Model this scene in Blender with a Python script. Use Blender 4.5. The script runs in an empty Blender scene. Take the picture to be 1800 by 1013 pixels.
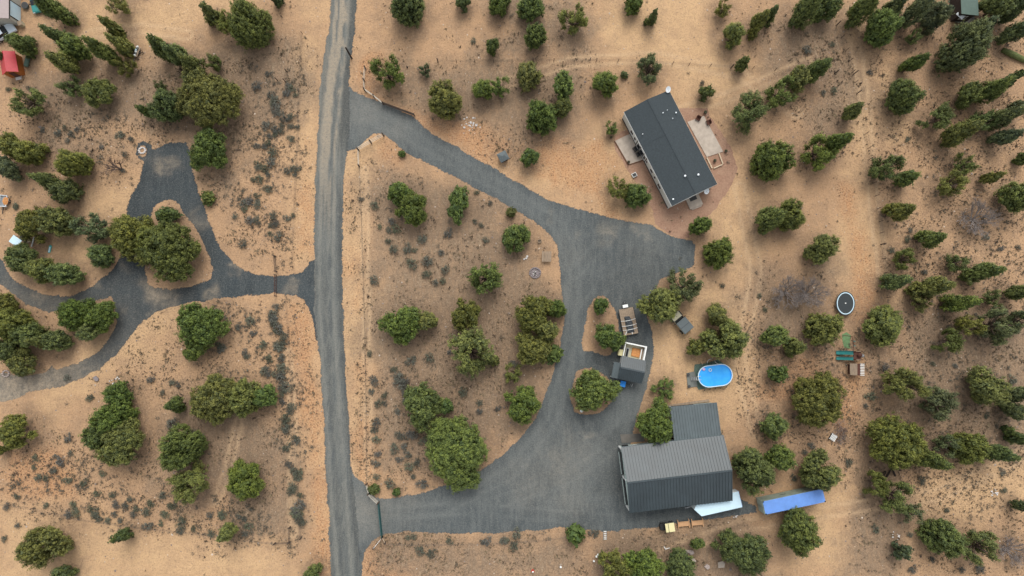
import bpy, math, random
import numpy as np
from mathutils import Vector, Matrix
R = math.radians
scene = bpy.context.scene
C = scene.collection

# ------------------------------------------------------------------ camera
CAM_H = 120.0; PITCH = R(4.2); FOC = 1200.0          # photograph is 1800 x 1013
cam_d = bpy.data.cameras.new('camera'); cam = bpy.data.objects.new('camera', cam_d); C.objects.link(cam)
cam.location = (0, 0, CAM_H); cam.rotation_euler = (PITCH, 0, R(0.0))
cam_d.sensor_fit = 'HORIZONTAL'; cam_d.sensor_width = 36.0; cam_d.lens = 36.0 * FOC / 1800.0
cam_d.clip_start = 1.0; cam_d.clip_end = 3000.0
scene.camera = cam

# ------------------------------------------------------------------ sky and sun
SUN_EL, SUN_AZ = 54.0, 8.0                             # the sun stands beyond the top of the picture
w = bpy.data.worlds.new('World'); scene.world = w; w.use_nodes = True
nt = w.node_tree; nt.nodes.clear()
sky = nt.nodes.new('ShaderNodeTexSky'); sky.sky_type = 'NISHITA'; sky.sun_disc = False
sky.sun_elevation = R(SUN_EL); sky.sun_rotation = R(SUN_AZ); sky.air_density = 1.0; sky.dust_density = 4.0; sky.altitude = 1200
hs = nt.nodes.new('ShaderNodeHueSaturation'); hs.inputs['Saturation'].default_value = 0.16
bg = nt.nodes.new('ShaderNodeBackground'); bg.inputs[1].default_value = 0.15
wo = nt.nodes.new('ShaderNodeOutputWorld')
nt.links.new(sky.outputs[0], hs.inputs['Color']); nt.links.new(hs.outputs[0], bg.inputs[0]); nt.links.new(bg.outputs[0], wo.inputs[0])
sun_d = bpy.data.lights.new('sun', 'SUN'); sun_d.energy = 1.15; sun_d.angle = R(32); sun_d.color = (1.0, 0.95, 0.88)
sun = bpy.data.objects.new('sun', sun_d); C.objects.link(sun)
sun.rotation_euler = (-R(90 - SUN_EL), 0, -R(SUN_AZ)); sun.location = (0, 60, 90)
vs = scene.view_settings
vs.view_transform = 'Standard'; vs.look = 'None'; vs.gamma = 1.0; vs.use_curve_mapping = False; vs.exposure = 0.84

# ------------------------------------------------------------------ pixel of the photograph -> point of the place
_c, _s = math.cos(PITCH), math.sin(PITCH)
def P(px, py, z=0.0):
    dx = (px - 900.0) / FOC; dy = -(py - 506.5) / FOC; dz = -1.0
    wy = dy * _c - dz * _s; wz = dy * _s + dz * _c
    t = (z - CAM_H) / wz
    return Vector((dx * t, wy * t, z))
def PP(pts, z=0.0):
    return np.array([[*P(x, y, z)[:2]] for x, y in pts])

# ------------------------------------------------------------------ numpy helpers
def vnoise(x, y, scale, seed=0):
    x = np.asarray(x) * scale; y = np.asarray(y) * scale
    rng = np.random.RandomState(seed); T = rng.rand(256, 256)
    xi = np.floor(x).astype(int); yi = np.floor(y).astype(int)
    fx = x - xi; fy = y - yi; fx = fx * fx * (3 - 2 * fx); fy = fy * fy * (3 - 2 * fy)
    a = T[xi % 256, yi % 256]; b = T[(xi + 1) % 256, yi % 256]; c = T[xi % 256, (yi + 1) % 256]; d = T[(xi + 1) % 256, (yi + 1) % 256]
    return (a * (1 - fx) + b * fx) * (1 - fy) + (c * (1 - fx) + d * fx) * fy
def fbm(x, y, scale, seed=0, octv=4):
    s = 0; a = 0.5; n = 0
    for i in range(octv):
        s = s + a * vnoise(x, y, scale * 2 ** i, seed + i); n += a; a *= 0.5
    return s / n
def sdf(X, Y, poly):
    X = np.asarray(X, float); Y = np.asarray(Y, float)
    d = np.full(X.shape, 1e9); inside = np.zeros(X.shape, bool); n = len(poly)
    for i in range(n):
        ax, ay = poly[i]; bx, by = poly[(i + 1) % n]
        ex, ey = bx - ax, by - ay; L = ex * ex + ey * ey + 1e-12
        t = np.clip(((X - ax) * ex + (Y - ay) * ey) / L, 0, 1)
        d = np.minimum(d, (X - ax - ex * t) ** 2 + (Y - ay - ey * t) ** 2)
        if abs(ey) > 1e-12:
            c = ((ay > Y) != (by > Y)) & (X < ex * (Y - ay) / ey + ax)
            inside ^= c
    d = np.sqrt(d)
    return np.where(inside, -d, d)
def smooth(e0, e1, v):
    t = np.clip((v - e0) / (e1 - e0), 0, 1); return t * t * (3 - 2 * t)

# ------------------------------------------------------------------ materials
MATS = {}
def mat(name, col, rough=0.8, metal=0.0, var=0.0, vscale=2.0, bump=0.0, bscale=8.0, spec=0.3, stretch=None):
    if name in MATS: return MATS[name]
    m = bpy.data.materials.new(name); m.use_nodes = True; t = m.node_tree
    b = t.nodes['Principled BSDF']; b.inputs['Roughness'].default_value = rough; b.inputs['Metallic'].default_value = metal
    b.inputs['Specular IOR Level'].default_value = spec
    b.inputs['Base Color'].default_value = (*col, 1)
    tc = t.nodes.new('ShaderNodeTexCoord'); src = tc.outputs['Object']
    if stretch:
        mp = t.nodes.new('ShaderNodeMapping'); mp.inputs['Scale'].default_value = stretch
        t.links.new(src, mp.inputs[0]); src = mp.outputs[0]
    if var > 0:
        n = t.nodes.new('ShaderNodeTexNoise'); n.inputs['Scale'].default_value = vscale; n.inputs['Detail'].default_value = 6; n.inputs['Roughness'].default_value = 0.65
        t.links.new(src, n.inputs['Vector'])
        r = t.nodes.new('ShaderNodeMapRange'); r.inputs[1].default_value = 0.25; r.inputs[2].default_value = 0.75
        r.inputs[3].default_value = 1 - var; r.inputs[4].default_value = 1 + var
        t.links.new(n.outputs[0], r.inputs[0])
        v = t.nodes.new('ShaderNodeVectorMath'); v.operation = 'SCALE'; v.inputs[0].default_value = col
        t.links.new(r.outputs[0], v.inputs['Scale']); t.links.new(v.outputs[0], b.inputs['Base Color'])
    if bump > 0:
        n2 = t.nodes.new('ShaderNodeTexNoise'); n2.inputs['Scale'].default_value = bscale; n2.inputs['Detail'].default_value = 4
        t.links.new(src, n2.inputs['Vector'])
        bp = t.nodes.new('ShaderNodeBump'); bp.inputs['Strength'].default_value = bump; bp.inputs['Distance'].default_value = 0.05
        t.links.new(n2.outputs[0], bp.inputs['Height']); t.links.new(bp.outputs[0], b.inputs['Normal'])
    MATS[name] = m; return m

class N:                                                # short node-graph builder
    def __init__(s, name):
        s.m = bpy.data.materials.new(name); s.m.use_nodes = True; s.t = s.m.node_tree; s.b = s.t.nodes['Principled BSDF']
    def n(s, ty, **kw):
        o = s.t.nodes.new(ty)
        for k, v in kw.items(): setattr(o, k, v)
        return o
    def l(s, a, b): s.t.links.new(a, b)
    def noise(s, vec, scale, detail=5, rough=0.6, dist=0.0):
        o = s.n('ShaderNodeTexNoise'); o.inputs['Scale'].default_value = scale; o.inputs['Detail'].default_value = detail
        o.inputs['Roughness'].default_value = rough; o.inputs['Distortion'].default_value = dist
        s.l(vec, o.inputs['Vector']); return o.outputs[0]
    def rng(s, v, a, b, c=0.0, d=1.0):
        o = s.n('ShaderNodeMapRange'); s.l(v, o.inputs[0])
        for i, q in enumerate((a, b, c, d)): o.inputs[i + 1].default_value = q
        return o.outputs[0]
    def math(s, op, a, b=None, clamp=False):
        o = s.n('ShaderNodeMath', operation=op, use_clamp=clamp)
        for i, q in enumerate((a, b)):
            if q is None: continue
            if isinstance(q, (int, float)): o.inputs[i].default_value = q
            else: s.l(q, o.inputs[i])
        return o.outputs[0]
    def mix(s, f, a, b, mode='MIX'):
        o = s.n('ShaderNodeMix', data_type='RGBA', blend_type=mode)
        for i, q in ((0, f), (6, a), (7, b)):
            if isinstance(q, (int, float)): o.inputs[i].default_value = q
            elif isinstance(q, tuple): o.inputs[i].default_value = (*q, 1)
            else: s.l(q, o.inputs[i])
        return o.outputs[2]
    def bump(s, h, strength, dist):
        o = s.n('ShaderNodeBump'); o.inputs['Strength'].default_value = strength; o.inputs['Distance'].default_value = dist
        s.l(h, o.inputs['Height']); s.l(o.outputs[0], s.b.inputs['Normal']); return o

# ------------------------------------------------------------------ mesh builder
class MB:
    def __init__(s): s.v = []; s.f = []
    def add(s, vs, fs):
        o = len(s.v); s.v += [tuple(p) for p in vs]; s.f += [tuple(i + o for i in f) for f in fs]; return s
    def box(s, x0, x1, y0, y1, z0, z1, taper=0.0):
        t = taper
        vs = [(x0, y0, z0), (x1, y0, z0), (x1, y1, z0), (x0, y1, z0), (x0 + t, y0 + t, z1), (x1 - t, y0 + t, z1), (x1 - t, y1 - t, z1), (x0 + t, y1 - t, z1)]
        return s.add(vs, [(3, 2, 1, 0), (4, 5, 6, 7), (0, 1, 5, 4), (1, 2, 6, 5), (2, 3, 7, 6), (3, 0, 4, 7)])
    def bar(s, a, b, w, h, up=(0, 0, 1)):
        a = Vector(a); b = Vector(b); d = (b - a).normalized(); up = Vector(up)
        if abs(d.dot(up)) > 0.99: up = Vector((1, 0, 0))
        sd = d.cross(up).normalized(); u = sd.cross(d).normalized()
        vs = []
        for p in (a, b):
            for i, j in ((-1, -1), (1, -1), (1, 1), (-1, 1)): vs.append(p + sd * (i * w / 2) + u * (j * h / 2))
        return s.add(vs, [(3, 2, 1, 0), (4, 5, 6, 7), (0, 1, 5, 4), (1, 2, 6, 5), (2, 3, 7, 6), (3, 0, 4, 7)])
    def tube(s, pts, rad, n=8, cap=True):
        pts = [Vector(p) for p in pts]; rr = rad if isinstance(rad, (list, tuple)) else [rad] * len(pts)
        o = len(s.v); m = len(pts)
        for i, p in enumerate(pts):
            d = (pts[min(i + 1, m - 1)] - pts[max(i - 1, 0)]).normalized()
            u = Vector((0, 0, 1)) if abs(d.z) < 0.95 else Vector((1, 0, 0))
            sd = d.cross(u).normalized(); u = sd.cross(d)
            for k in range(n):
                a = 2 * math.pi * k / n; s.v.append(tuple(p + (sd * math.cos(a) + u * math.sin(a)) * rr[i]))
        for i in range(m - 1):
            for k in range(n):
                s.f.append((o + i * n + k, o + i * n + (k + 1) % n, o + (i + 1) * n + (k + 1) % n, o + (i + 1) * n + k))
        if cap: s.f.append(tuple(o + k for k in range(n))[::-1]); s.f.append(tuple(o + (m - 1) * n + k for k in range(n)))
        return s
    def cyl(s, x, y, z0, z1, r, n=20, r2=None):
        return s.tube([(x, y, z0), (x, y, z1)], [r, r if r2 is None else r2], n)
    def prism(s, pts, z0, z1):                          # outline in plan, extruded upward
        n = len(pts); vs = [(x, y, z0) for x, y in pts] + [(x, y, z1) for x, y in pts]
        return s.add(vs, [tuple(range(n))[::-1], tuple(range(n, 2 * n))] + [(i, (i + 1) % n, n + (i + 1) % n, n + i) for i in range(n)])
    def prismy(s, pts, y0, y1):                         # outline in xz, extruded along y
        n = len(pts); vs = [(x, y0, z) for x, z in pts] + [(x, y1, z) for x, z in pts]
        return s.add(vs, [tuple(range(n)), tuple(range(n, 2 * n))[::-1]] + [(n + i, n + (i + 1) % n, (i + 1) % n, i) for i in range(n)])
    def prismx(s, pts, x0, x1):                         # outline in yz, extruded along x
        n = len(pts); vs = [(x0, y, z) for y, z in pts] + [(x1, y, z) for y, z in pts]
        return s.add(vs, [tuple(range(n))[::-1], tuple(range(n, 2 * n))] + [(i, (i + 1) % n, n + (i + 1) % n, n + i) for i in range(n)])
    def blob(s, c, r, n=1, seed=0, jit=0.18):           # lumpy stone
        rng = random.Random(seed); o = len(s.v); U, V_ = 8, 5
        rx, ry, rz = r if isinstance(r, tuple) else (r, r, r)
        s.v.append((c[0], c[1], c[2] - rz))
        for j in range(1, V_):
            ph = math.pi * j / V_
            for i in range(U):
                th = 2 * math.pi * i / U; k = 1 + rng.uniform(-jit, jit)
                s.v.append((c[0] + rx * k * math.sin(ph) * math.cos(th), c[1] + ry * k * math.sin(ph) * math.sin(th), c[2] - rz * k * math.cos(ph)))
        s.v.append((c[0], c[1], c[2] + rz)); e = len(s.v) - 1
        for i in range(U):
            s.f.append((o, o + 1 + (i + 1) % U, o + 1 + i)); s.f.append((e, e - U + i, e - U + (i + 1) % U))
            for j in range(V_ - 2):
                a = o + 1 + j * U; s.f.append((a + i, a + (i + 1) % U, a + U + (i + 1) % U, a + U + i))
        return s
    def mesh(s, name, m=None, smooth_=False):
        me = bpy.data.meshes.new(name); me.from_pydata(s.v, [], s.f); me.update()
        if m: me.materials.append(m)
        if smooth_: me.polygons.foreach_set('use_smooth', [True] * len(me.polygons))
        return me
    def build(s, name, m, parent=None, smooth_=False, bevel=0.0):
        o = bpy.data.objects.new(name, s.mesh(name, m, smooth_)); C.objects.link(o)
        if parent: o.parent = parent
        if bevel:
            b = o.modifiers.new('bevel', 'BEVEL'); b.width = bevel; b.segments = 2; b.limit_method = 'ANGLE'
        return o

def tag(o, label, cat, group=None):
    o['label'] = label; o['category'] = cat
    if group: o['group'] = group
    return o
def thing(name, label, cat, loc, rz=0.0, group=None):
    o = bpy.data.objects.new(name, None); C.objects.link(o); o.empty_display_size = 0.3
    o.location = loc; o.rotation_euler = (0, 0, rz); return tag(o, label, cat, group)
def rect(c, z):                                         # four roof corners p1..p4 (p1->p2 is local +x, p1->p4 local -y)
    q = [P(x, y, z) for x, y in c]
    ce = (q[0] + q[1] + q[2] + q[3]) / 4
    ex = ((q[1] - q[0]) + (q[2] - q[3])) / 2; ey = ((q[0] - q[3]) + (q[1] - q[2])) / 2
    return Vector((ce.x, ce.y, 0)), math.atan2(ex.y, ex.x), ex.length, ey.length
def copy_tree(o, parent=None):
    c = o.copy(); C.objects.link(c)
    if parent: c.parent = parent
    for ch in list(o.children): copy_tree(ch, c)
    return c

def np_mesh(name, V, F, m, attrs=None, smooth_=False):
    """V (n,3) float, F (k, 3 or 4) int"""
    me = bpy.data.meshes.new(name); k = F.shape[1]
    me.vertices.add(len(V)); me.vertices.foreach_set('co', np.asarray(V, np.float32).ravel())
    me.loops.add(F.size); me.loops.foreach_set('vertex_index', F.astype(np.int32).ravel())
    me.polygons.add(len(F)); me.polygons.foreach_set('loop_start', np.arange(0, F.size, k, dtype=np.int32))
    me.polygons.foreach_set('loop_total', np.full(len(F), k, np.int32))
    for an, (ty, data) in (attrs or {}).items():
        a = me.attributes.new(an, ty, 'POINT')
        a.data.foreach_set('color' if ty == 'FLOAT_COLOR' else 'value', np.asarray(data, np.float32).ravel())
    me.materials.append(m); me.update(calc_edges=True); me.validate()
    if smooth_: me.polygons.foreach_set('use_smooth', [True] * len(me.polygons))
    return me
def link(name, me, parent=None):
    o = bpy.data.objects.new(name, me); C.objects.link(o)
    if parent: o.parent = parent
    return o
# ------------------------------------------------------------------ where the trees stand
# x, y of the crown in the photograph, its width, kind, colour, where it is (for its label), [height m], [length ratio, direction]
# kinds: D dense juniper, P pointed, B broad lobed, O open and thin, G leafless grey, S bush
TREES = [
 # upper left
 (90,12,56,'D','d','beside the teal car at the top edge'),
 (207,8,42,'O','o','alone at the top edge, left of the cart'),
 (372,26,36,'P','o','tip of the row at the top edge, left of the road'),
 (404,46,46,'O','o','in the middle of the row at the top edge, left of the road'),
 (438,44,82,'D','d','nearest the road at the top edge, with a wide round crown'),
 (487,0,22,'D','d','cut by the top edge just left of the road'),
 (40,80,48,'D','d','leaning over the roof of the red shed'),
 (0,98,26,'D','o','at the left edge, beside the red shed'),
 (105,68,46,'P','d','topmost of the trio right of the red shed'),
 (130,85,52,'D','g','right hand of the trio right of the red shed'),
 (112,112,50,'D','o','lowest of the trio right of the red shed'),
 (125,152,40,'O','d','just left of the round olive tree below the cart'),
 (172,162,60,'B','o','with a round yellowish crown, below the loaded cart'),
 (200,50,38,'P','o','topmost of the clump left of the loaded cart'),
 (178,88,48,'D','d','left side of the clump left of the loaded cart'),
 (212,80,40,'D','o','between the clump and the loaded cart'),
 (222,118,34,'O','o','just below the loaded cart'),
 (282,82,44,'P','d','left tip of the row right of the loaded cart'),
 (310,98,50,'D','d','in the middle of the row right of the loaded cart'),
 (338,116,44,'D','o','in the row, touching the huge round tree'),
 (374,108,34,'O','d','behind the top of the huge round tree'),
 (368,176,108,'B','o','biggest crown of the upper left, above the asphalt turnaround'),
 (345,140,50,'D','o','half merged into the top left of the huge round tree'),
 (290,188,58,'D','d','left of the huge round tree'),
 (253,194,22,'P','d','small and leaning, left of the huge round tree'),
 (282,151,22,'O','k','greyish, above the tree left of the huge round one'),
 (53,180,58,'O','d','alone below the red shed near the left edge'),
 (367,262,74,'B','g','against the right side of the asphalt turnaround'),
 (22,256,52,'D','o','top of the clump at the left edge above the orange trailer'),
 (52,270,50,'D','o','right side of the clump at the left edge above the orange trailer'),
 (16,296,46,'D','k','dark and low in the clump above the orange trailer'),
 (130,286,58,'D','o','left of the dead tree'),
 (82,318,40,'P','d','between the dead tree and the orange trailer'),
 (113,338,50,'D','d','lower of the three below the dead tree'),
 # left middle
 (58,395,68,'B','o','above the pale blue canopy'),
 (104,392,56,'D','o','right of the tree above the pale blue canopy'),
 (160,402,58,'O','k','grey green, between the canopy and the teardrop island'),
 (178,448,42,'D','d','on the sand tip left of the teardrop island'),
 (228,412,74,'B','o','over the driveway left of the teardrop island'),
 (297,442,100,'B','d','filling the teardrop island'),
 (262,425,56,'D','o','between the island and the tree over the driveway'),
 (293,380,34,'D','d','at the tip of the teardrop island'),
 (245,452,36,'O','o','at the lower left of the teardrop island'),
 (38,456,62,'B','d','just below the pale blue canopy'),
 (76,474,50,'D','o','between the two below the pale blue canopy'),
 (118,483,52,'D','d','rightmost below the canopy, above the curved driveway'),
 (367,348,20,'S','o','on the verge right of the asphalt turnaround'),
 (132,552,62,'B','g','left half of the pair below the curved driveway'),
 (178,556,58,'B','g','right half of the pair below the curved driveway'),
 (162,584,38,'D','d','low tip of the pair below the curved driveway'),
 (10,536,40,'D','o','cut by the left edge, below the curved driveway'),
 (22,572,62,'D','o','in the cluster at the left edge, middle'),
 (48,590,52,'D','d','right side of the cluster at the left edge'),
 (14,612,48,'D','d','low in the cluster at the left edge'),
 (38,636,50,'B','o','lowest of the cluster at the left edge, above the dusty bend'),
 (72,600,34,'P','o','small, between the edge cluster and the pair'),
 (103,600,42,'D','d','just below left of the pair under the curved driveway'),
 (355,572,84,'B','g','bright crown with three lobes, below the straight driveway'),
 (342,612,46,'B','g','lowest lobe below the bright crown under the straight driveway'),
 # lower left
 (208,694,48,'D','g','topmost of the tall clump in the lower left'),
 (198,732,62,'D','g','middle of the tall clump in the lower left'),
 (172,764,50,'D','d','left side of the tall clump in the lower left'),
 (215,778,86,'B','o','biggest and lowest of the tall clump in the lower left'),
 (28,758,64,'B','o','at the left edge with a round crown, lower left'),
 (2,792,22,'D','o','barely in view at the left edge, lower left'),
 (309,712,36,'P','d','small and pointed, left of the long low clump'),
 (378,700,84,'B','o','left part of the long low clump'),
 (432,702,60,'D','o','middle of the long low clump'),
 (464,697,40,'D','g','right end of the long low clump, by the sagebrush strip'),
 (318,790,78,'D','d','upper of the pair in the middle of the lower left'),
 (338,848,68,'O','o','lower of the pair in the middle of the lower left'),
 (430,846,66,'B','g','by itself near the sagebrush strip, lower left',None,1.25,95),
 (78,960,70,'D','o','round, alone below the wire fence in the corner'),
 (214,942,30,'P','d','small pointed one below the wire fence'),
 (400,938,38,'P','o','at the right end of the long wire fence'),
 (112,1008,36,'D','d','cut by the bottom edge in the lower left corner'),
 (550,1010,38,'D','d','cut by the bottom edge left of the road'),
 # top middle
 (715,8,70,'D','d','cut by the top edge, right of the road'),
 (815,5,28,'D','d','small, cut by the top edge above the field'),
 (875,12,38,'D','g','at the top edge, second right of the field'),
 (867,82,28,'D','d','alone in the sandy field'),
 (680,128,56,'O','g','beside the rail fence right of the road'),
 (747,125,22,'O','k','thin greyish one between two bigger trees near the rail fence'),
 (780,172,62,'D','o','dense yellowish crown above the white rubble'),
 (850,158,42,'D','g','left of a touching pair above the white rubble'),
 (880,154,36,'O','g','right of a touching pair above the white rubble'),
 (929,132,44,'D','o','above the trio left of the house',None,1.3,90),
 (990,155,46,'D','g','right of the trio left of the house',None,1.2,90),
 (988,190,36,'D','o','tucked under the right tree of the trio'),
 (950,205,60,'D','g','lowest of the trio left of the house'),
 (933,278,33,'D','g','small one right of the brown well house'),
 (935,14,48,'D','d','at the top edge above the fence line'),
 (884,-2,30,'D','d','hardly in view at the top edge of the field'),
 (940,66,42,'D','d','round, just above the fence line'),
 (1006,36,50,'O','o','thin with bare trunk showing, at the top'),
 (1112,8,34,'D','g','at the top edge over the open sand'),
 (1147,32,25,'P','d','small pointed one near the top over the open sand'),
 (1065,148,50,'D','g','bright and dense, upper left of the house'),
 (1142,124,48,'O','k','greyish, just above the house corner'),
 (1097,132,11,'S','d','tiny, between two trees above the house'),
 (1076,226,25,'O','g','small, by the west wall of the house'),
 (1242,163,27,'D','d','small dark one right of the roof peak'),
 (1272,16,32,'O','o','at the top, left of the double crown'),
 (1290,62,48,'D','o','round, in the group above the fence corner'),
 (1334,40,40,'P','o','leaning right, in the group above the fence corner'),
 (1355,26,26,'P','d','rightmost of the group above the fence corner'),
 (1305,112,27,'P','d','small, beside a dark fence post'),
 (1313,198,66,'O','d','first of the diagonal row right of the house'),
 (1372,162,54,'O','d','second of the diagonal row right of the house'),
 (1402,142,46,'D','o','third of the diagonal row right of the house'),
 (1440,122,46,'P','d','tall pointed last one of the diagonal row',7.5),
 (1497,195,38,'P','o','pointed, beside the slanted fence posts'),
 # top right
 (1420,14,58,'D','d','left one of a pair at the top edge by the fence posts'),
 (1455,14,48,'D','d','right one of a pair at the top edge by the fence posts'),
 (1518,14,58,'D','d','at the top edge just right of the fence posts'),
 (1552,50,66,'D','g','below the top edge, right of the fence posts'),
 (1572,14,48,'D','k','at the top edge in the dark thicket'),
 (1612,18,56,'D','k','dark, at the top edge left of the green roof'),
 (1642,28,52,'D','k','dark, touching the green roofed building'),
 (1608,66,30,'O','d','small, below the dark thicket'),
 (1608,112,42,'P','g','yellowish, below the dark thicket'),
 (1697,84,92,'D','k','huge and dark, below the green roofed building'),
 (1722,52,50,'D','k','merged into the huge dark tree under the green roof'),
 (1590,172,64,'D','d','round, left of the upper right wood'),
 (1697,170,46,'D','d','first of the upper right wood under the huge tree'),
 (1742,158,52,'P','d','leaning to the corner, under the huge tree'),
 (1775,140,36,'P','d','near the right edge under the hedge'),
 (1648,208,52,'O','d','left end of the upper right wood'),
 (1692,232,54,'D','o','lower middle of the upper right wood'),
 (1728,212,46,'O','d','centre of the upper right wood'),
 (1766,206,48,'D','k','right part of the upper right wood'),
 (1795,188,42,'D','k','at the right edge of the upper right wood'),
 (1768,242,42,'D','k','bottom of the upper right wood'),
 (1752,12,58,'D','d','at the top edge right of the green roof'),
 (1792,10,52,'D','k','in the top right corner'),
 (1792,56,50,'D','k','at the right edge below the corner'),
 # right upper middle
 (1362,280,70,'D','g','bright, first right of the house yard'),
 (1436,268,58,'O','g','bushy, left of the sandy track'),
 (1472,252,48,'P','g','pointing at the sandy track'),
 (1558,294,54,'O','d','first beyond the fence line beside the sandy track'),
 (1594,313,36,'P','d','small pointed neighbour beyond the fence line'),
 (1697,288,42,'O','d','thin, between the wood and the grey bare tree'),
 (1672,326,50,'O','o','above the grey bare tree, on the slope'),
 (1745,312,30,'D','o','small, near the right edge above the bare tree'),
 (1784,345,56,'D','d','at the right edge beside the bare tree'),
 (1797,280,24,'D','d','tiny, at the right edge'),
 (1354,384,54,'D','d','left half of the double tree right of the yard'),
 (1390,376,54,'D','o','right half of the double tree right of the yard'),
 (1446,437,56,'D','o','alone on the sand above the bare bush'),
 (1580,372,48,'D','o','beyond the fence, middle of the sandy track'),
 (1635,420,44,'D','d','beyond the fence, left of the bare grey tree'),
 (1588,457,42,'O','d','upper of a stacked pair beyond the fence'),
 (1574,495,42,'D','d','lower of a stacked pair beyond the fence'),
 (1680,462,42,'O','d','below the bare grey tree'),
 (1730,478,46,'P','d','pointed, below right of the bare grey tree'),
 (1706,488,30,'O','d','thin, between two trees under the bare grey tree'),
 (1640,505,54,'D','o','larger, right of the trampoline'),
 (1622,532,36,'O','o','hanging below the larger tree right of the trampoline'),
 (1687,532,48,'D','g','brightest green on the right slope'),
 (1745,526,32,'O','d','thin, right of the bright green slope tree'),
 (1790,512,42,'D','d','at the right edge level with the trampoline'),
 (1718,386,68,'G','x','leafless, on the slope near the right edge'),
 (1384,514,74,'G','x','leafless, left half of the thicket left of the trampoline'),
 (1422,516,70,'G','x','leafless, right half of the thicket left of the trampoline'),
 # right lower middle
 (1705,572,44,'O','o','left of the open grove on the right slope'),
 (1750,572,64,'O','k','centre of the open grove on the right slope'),
 (1788,566,46,'O','k','right edge of the open grove'),
 (1668,600,44,'O','d','lower left of the open grove'),
 (1553,575,84,'P','o','wide spiky one below the trampoline',5.5),
 (1450,576,60,'D','o','left of the swing set'),
 (1363,590,42,'D','g','upper of two small ones left of the swing set'),
 (1395,609,38,'D','o','lower of two small ones left of the swing set'),
 (1368,657,33,'D','g','small round one right of the pool'),
 (1440,704,92,'B','o','big round one below the playhouse'),
 (1360,748,45,'D','d','right of the barn annex'),
 (1590,676,72,'O','o','airy, right of the playhouse'),
 (1646,710,64,'O','k','grey green neighbour right of the airy one'),
 (1733,680,68,'D','o','near the right edge, middle of the lower slope'),
 (1778,722,42,'D','k','dark, near the right edge lower slope'),
 (1797,694,40,'D','k','cut by the right edge lower slope'),
 (1578,776,98,'B','o','large one above the charred logs'),
 (1642,812,48,'P','d','right of the charred logs'),
 (1662,782,40,'O','k','thin, between the large tree and the bright bush'),
 (1704,786,58,'D','o','above the bare dirt bank at right'),
 (1752,797,48,'P','d','pointed tip above the bare dirt bank'),
 (1790,770,36,'D','d','cut by the right edge above the dirt bank'),
 (1440,827,66,'D','o','just above the blue container'),
 (1324,828,72,'D','d','touching the right end of the barn roof'),
 (1372,803,48,'D','g','behind the tree touching the barn roof'),
 (1407,937,72,'D','d','round, just below the blue container'),
 (1574,872,58,'O','d','below the charred logs'),
 (1602,902,38,'O','k','low tip below the charred logs'),
 (1540,850,42,'O','o','beside the charred logs, leafy side'),
 (1585,970,32,'D','k','small dark one near the bottom right'),
 (1658,945,64,'D','d','near the bottom edge at right'),
 (1720,962,64,'O','d','beside the bare tree in the lower right corner'),
 (1778,968,52,'G','x','leafless, in the lower right corner'),
 (1798,890,28,'D','k','cut by the right edge, lower right'),
 # centre island
 (705,342,46,'B','g','upper lobe of the tall green tree near the field tracks'),
 (724,368,58,'B','g','main crown of the tall green tree near the field tracks',None,1.3,80),
 (805,360,44,'B','g','narrow, right of the tall green tree',None,1.9,90),
 (908,418,48,'B','g','beside the small wooden chair at the driveway bend',None,1.2,80),
 (853,487,58,'O','g','with bare twigs in the middle, left of the fire pit'),
 (708,570,72,'B','g','round and bright in the left of the field'),
 (753,564,36,'D','o','small, touching the round bright one in the field'),
 (817,554,58,'B','o','upper of the stacked pair in the field centre'),
 (826,619,80,'O','o','pale lower one of the stacked pair in the field centre'),
 (868,634,16,'S','o','beside the pale stacked tree'),
 (742,712,70,'B','d','left above the largest crown of the field'),
 (784,715,28,'D','g','small, above the largest crown of the field'),
 (800,794,116,'B','g','largest crown of the field by the lower driveway',6.5),
 (938,552,72,'B','o','main crown of the group at the field edge below the fire pit'),
 (975,543,38,'D','g','driveway side of the group below the fire pit'),
 (960,580,46,'D','o','lower side of the group below the fire pit'),
 (937,614,60,'B','o','yellowish, under the group at the field edge'),
 (973,622,26,'S','g','small, at the driveway under the group'),
 (903,656,32,'O','o','thin yellow one between two field edge trees'),
 (917,712,64,'B','g','lowest at the field edge by the driveway'),
 (707,271,11,'S','g','tiny and bright, behind the entrance fence'),
 (898,374,15,'S','o','small, at the upper driveway edge'),
 (658,860,16,'S','o','behind the lower entrance fence'),
 (697,866,12,'S','g','tiny, above the lower driveway mouth'),
 (1057,538,31,'D','g','small, at the tip of the upper driveway island'),
 (1072,594,49,'B','g','on the driveway island beside the flatbed trailer'),
 (1043,688,73,'B','g','on the lower driveway island'),
 (1160,536,66,'D','o','over the nose of the parked jeep'),
 (1201,504,58,'O','k','greyish, behind the tree over the jeep'),
 (1260,555,41,'D','o','small, above the tree near the pool'),
 (1273,599,70,'D','o','large, just above the pool'),
 (1222,612,30,'D','o','small, upper left of the pool'),
 (1166,683,36,'O','g','straggly with bare limbs, left of the pool',2.6,1.15,100),
 (1154,745,70,'B','g','over the corner of the barn annex'),
 (1087,333,42,'O','o','pale left one of the pair left of the house'),
 (1120,343,43,'D','g','dark right one of the pair left of the house'),
 (1229,398,36,'D','g','at the right end of the gravel lot'),
 (1264,443,55,'D','g','round, right of the gravel lot'),
 # bottom
 (1011,940,30,'S','g','on the bank below the lower driveway'),
 (1078,998,60,'O','o','left of the bottom trio below the barn'),
 (1130,994,62,'D','g','middle of the bottom trio below the barn'),
 (1198,1000,60,'D','d','right of the bottom trio below the barn'),
 (1226,956,22,'D','g','small, left of the stone slabs'),
 (1282,962,56,'B','d','left half of the big crown at the bottom'),
 (1316,974,72,'B','d','right half of the big crown at the bottom'),
]
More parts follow.
